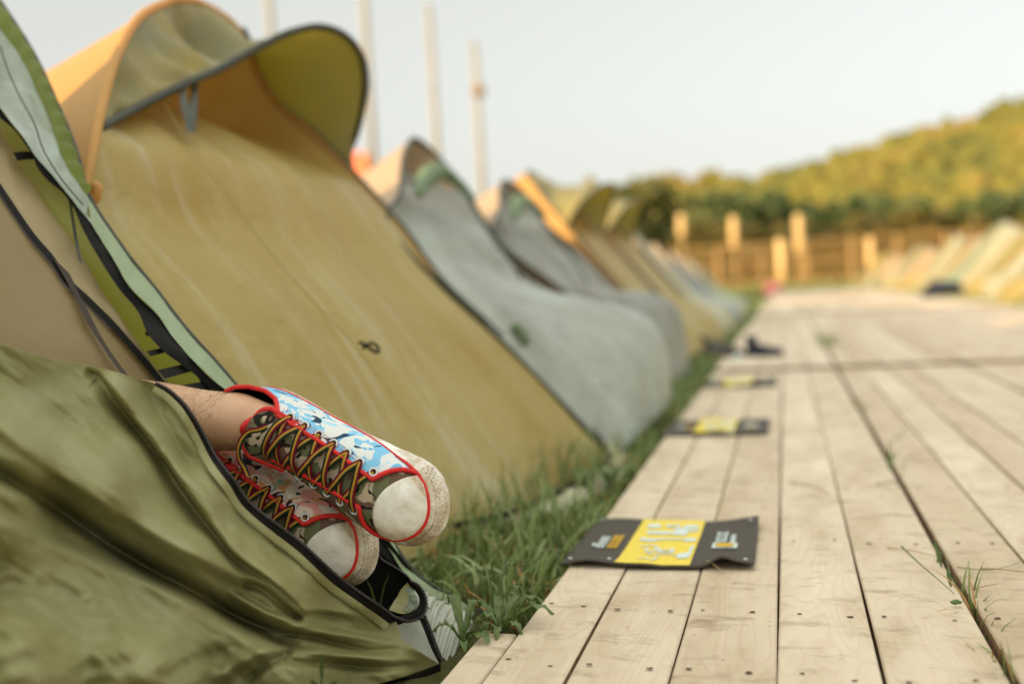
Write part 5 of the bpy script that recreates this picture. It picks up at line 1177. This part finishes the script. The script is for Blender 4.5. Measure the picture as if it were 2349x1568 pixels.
def fence():
    root = empty('fence', (0, 58, 0)); tag(root, 'rusty brown mesh fence closing the field below the wood', 'fence')
    n = 0
    for i in range(34):
        x = -30+i*2.4; v, f = boxgeo(x-.07, x+.07, 57.95, 58.09, 0, 2.55); mesh('fence_post', v, f, M['palepost'], root, smooth=False)
    for z in (.25, 1.3, 2.4): v, f = boxgeo(-30, 50, 57.90, 57.945, z, z+.10); mesh('rail', v, f, M['fence'], root, smooth=False)
    V, F = [], []
    for i in range(320):
        x = -30+i*.25; v, f = boxgeo(x, x+.07, 58.10, 58.13, .05, 2.35, len(V)); V += v; F += f
    mesh('pickets', V, F, M['fence'], root, smooth=False)
fence()
M['sunlit_paint'] = plain('sunlit_post_paint', (0.72, 0.50, 0.21), .6, .05, 4)  # pale colour stands in for sunlight on the post tops, no lamp
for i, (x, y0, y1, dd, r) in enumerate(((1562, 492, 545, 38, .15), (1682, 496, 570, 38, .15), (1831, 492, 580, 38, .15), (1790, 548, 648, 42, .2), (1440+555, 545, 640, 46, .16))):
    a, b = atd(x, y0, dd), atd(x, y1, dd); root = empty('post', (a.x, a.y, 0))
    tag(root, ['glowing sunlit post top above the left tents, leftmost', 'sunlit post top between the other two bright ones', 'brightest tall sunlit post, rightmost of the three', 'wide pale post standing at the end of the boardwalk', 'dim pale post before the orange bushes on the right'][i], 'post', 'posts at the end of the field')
    v, f = tube_geo([Vector((a.x, a.y, z)) for z in (b.z, b.z+.05, a.z-.05, a.z)], [r*.8, r, r, r*.7], 14); mesh('sunlit_post_top', v, f, M['sunlit_paint'], root)  # sunlit stretch of the post added as a separate pale part
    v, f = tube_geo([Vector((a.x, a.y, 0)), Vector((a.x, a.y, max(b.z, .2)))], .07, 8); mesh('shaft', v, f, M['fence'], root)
def woodmat():
    m, t, b = newmat('woodland'); v = coords(t); n = nd(t, 'ShaderNodeTexNoise', Scale=.055, Detail=6, Roughness=.6); t.links.new(v, n.inputs[0])
    r = ramp(t, n.outputs[0], [(.30, (0.085, 0.10, 0.035)), (.44, (0.145, 0.145, 0.035)), (.56, (0.20, 0.17, 0.035)), (.70, (0.24, 0.165, 0.05))]); t.links.new(r.outputs[0], b.inputs['Base Color']); b.inputs['Roughness'].default_value = .9; b.inputs['Specular IOR Level'].default_value = .1; return m  # dark stops lightened: haze put into the leaf colours
M['woodland'] = woodmat()
RIDGE = [(-3000, 560), (900, 520), (1250, 470), (1380, 440), (1460, 425), (1560, 425), (1700, 425), (1850, 392), (1950, 355), (2050, 322), (2200, 290), (2349, 228), (2600, 120), (3200, -60), (4200, -160)]
def hill():
    D0 = 300; n = 80; m = 14; V = []; crest = []
    for i in range(n):
        x = -600+4800*i/(n-1); y = interp(RIDGE, x); p = atd(x, y, D0); crest.append(Vector((p.x, p.y, max(p.z-4, 4))))
    for j in range(m):
        t = j/(m-1)
        for i, c in enumerate(crest):
            d = Vector((c.x, c.y, 0)).normalized(); f = Vector((c.x, c.y, 0))-d*(150*(1-t)); V.append(Vector((f.x, f.y, -1+(c.z+1)*t**1.1)))
    for i, c in enumerate(crest): V.append(Vector((c.x*1.5, c.y*1.5, -1)))
    m1 = plain('hill_soil', (0.06, 0.06, 0.02), .95, .3, .1); tag(mesh('hill', V, grid_faces(n, m+1), m1), kind='structure')
    rnd = random.Random(12); VV, FF = [], []; ico = bmesh.new(); bmesh.ops.create_icosphere(ico, subdivisions=2, radius=1); iv = [v.co.copy() for v in ico.verts]; jf = [tuple(v.index for v in f.verts) for f in ico.faces]; ico.free()
    for k in range(2500):
        x = rnd.uniform(1050, 2700); t = rnd.random()**.8; y = interp(RIDGE, x); p = atd(x, y, D0); z1 = max(p.z-4, 4); d = Vector((p.x, p.y, 0)).normalized(); f = Vector((p.x, p.y, 0))-d*(150*(1-t)); z = (z1+1)*t**1.1-1
        r = rnd.uniform(2.0, 4.2)*(1.25 if rnd.random() < .1 else 1); c = Vector((f.x, f.y, z+r*.6)); sd = rnd.uniform(0, 99); b0 = len(VV); sx_ = rnd.uniform(.8, 1.2); sz_ = rnd.uniform(.8, 1.4)
        for v in iv:
            q = 1+.55*noise.noise(v*1.7+Vector((sd, 0, 0)))+.3*noise.noise(v*4+Vector((sd, 0, 0))); VV.append(c+Vector((v.x*sx_, v.y*sx_, v.z*sz_))*r*q)
        FF += [tuple(a+b0 for a in f) for f in jf]
    o = mesh('woodland', VV, FF, M['woodland'], smooth=False); tag(o, 'mixed golden green woodland covering the hillside', 'woodland', kind='stuff')
hill()
M['darkleaf'] = grassmat('dark_tree_leaves', [(0, (0.06, 0.10, 0.035)), (.5, (0.10, 0.15, 0.045)), (1, (0.19, 0.20, 0.05))], .3)
M['bush'] = grassmat('bush_leaves', [(0, (0.05, 0.06, 0.012)), (.5, (0.16, 0.13, 0.02)), (1, (0.26, 0.15, 0.025))], .3); M['treeleaf'] = grassmat('tree_leaves', [(0, (0.09, 0.115, 0.035)), (.5, (0.17, 0.18, 0.04)), (1, (0.28, 0.23, 0.05))], .3)
def tree(x, ytop, dd, w_, label, mt, cat='tree', group='trees in front of the hill', seed=0, n=1500, trunk=True):
    top = atd(x, ytop, dd); h = top.z; root = empty('tree' if trunk else 'bush', (top.x, top.y, 0)); tag(root, label, cat, group); rng = np.random.default_rng(seed)
    if trunk:
        V, F = [], []; 
        for k in range(5):
            a = k*1.26; v, f = tube_geo(cr([Vector((top.x, top.y, 0)), Vector((top.x+.05*k, top.y, h*.35)), Vector((top.x+math.cos(a)*w_*.3, top.y+math.sin(a)*w_*.3, h*.7))], 8), [.18*h/8*(1-.1*i) for i in range(8)], 6, base=len(V)); V += v; F += f
        mesh('trunk', V, F, M['brownl'], root)
    cl = []
    for k in range(16): a = rng.uniform(0, 6.28); rr = w_*.5*rng.uniform(.1, .8); zz = h*rng.uniform(.35 if trunk else .15, .88); cl.append((top.x+rr*math.cos(a), top.y+rr*math.sin(a), zz, w_*rng.uniform(.14, .26)))
    V, F, T = [], [], []; sz = w_*.045
    for k in range(n):
        c = cl[rng.integers(16)]; d = rng.normal(0, 1, 3); d /= np.linalg.norm(d); r = c[3]*rng.uniform(.55, 1.05); p = Vector((c[0]+d[0]*r, c[1]+d[1]*r, min(h, max(.1, c[2]+d[2]*r*.85))))
        a, b = Vector(rng.normal(0, 1, 3)).normalized()*sz, Vector(rng.normal(0, 1, 3)).normalized()*sz; b0 = len(V); V += [p-a, p-b, p+a, p+b]; F.append((b0, b0+1, b0+2, b0+3)); tn = min(1, max(0, rng.normal(.5, .25))); T += [tn]*4
    o = mesh('crown' if trunk else 'foliage', V, F, mt, root, smooth=False); at = o.data.attributes.new('tone', 'FLOAT', 'POINT'); at.data.foreach_set('value', T)
for i, (x, y, dd, w_, lb) in enumerate(((1405, 398, 90, 5, 'slim tree rising behind the small yellow tent hoods'), (1470, 400, 95, 6, 'round tree right of the slim one, on the skyline'), (1528, 376, 95, 5.5, 'tallest bushy tree on the low left skyline'), (1620, 430, 110, 9, 'broad dark tree at the hill foot above the left bright posts'), (1760, 440, 110, 10, 'broad dark tree below the start of the hill slope'), (1900, 450, 110, 10, 'dark tree in the middle of the hill foot'), (2030, 455, 105, 9, 'dark green tree above the right tents'), (2170, 470, 100, 9, 'rounded tree behind the golden tents'), (2290, 440, 100, 10, 'dark tree close to the right edge'), (2420, 430, 100, 10, 'tree cut off by the right edge'))):
    tree(x, y, dd, w_, lb, M['treeleaf'] if i < 3 else M['darkleaf'], seed=i+3)  # first three trees have golden light put into their leaf colour
for i, (x, y, dd, w_, lb) in enumerate(((1600, 512, 66, 5, 'low golden bush behind the fence at its left'), (1720, 520, 66, 6, 'golden brown bush behind the fence between bright posts'), (1850, 515, 66, 6, 'rusty bush behind the fence past the brightest post'), (1960, 510, 66, 6, 'orange bush behind the middle of the fence'), (2080, 490, 66, 7, 'taller yellow bush above the right tents'), (2200, 500, 66, 6, 'golden bush behind the right tents'), (2320, 500, 66, 7, 'bush at the right end of the fence'))):
    tree(x, y, dd, w_, lb, M['bush'], 'bush', 'bushes behind the fence', 30+i, 900, False)
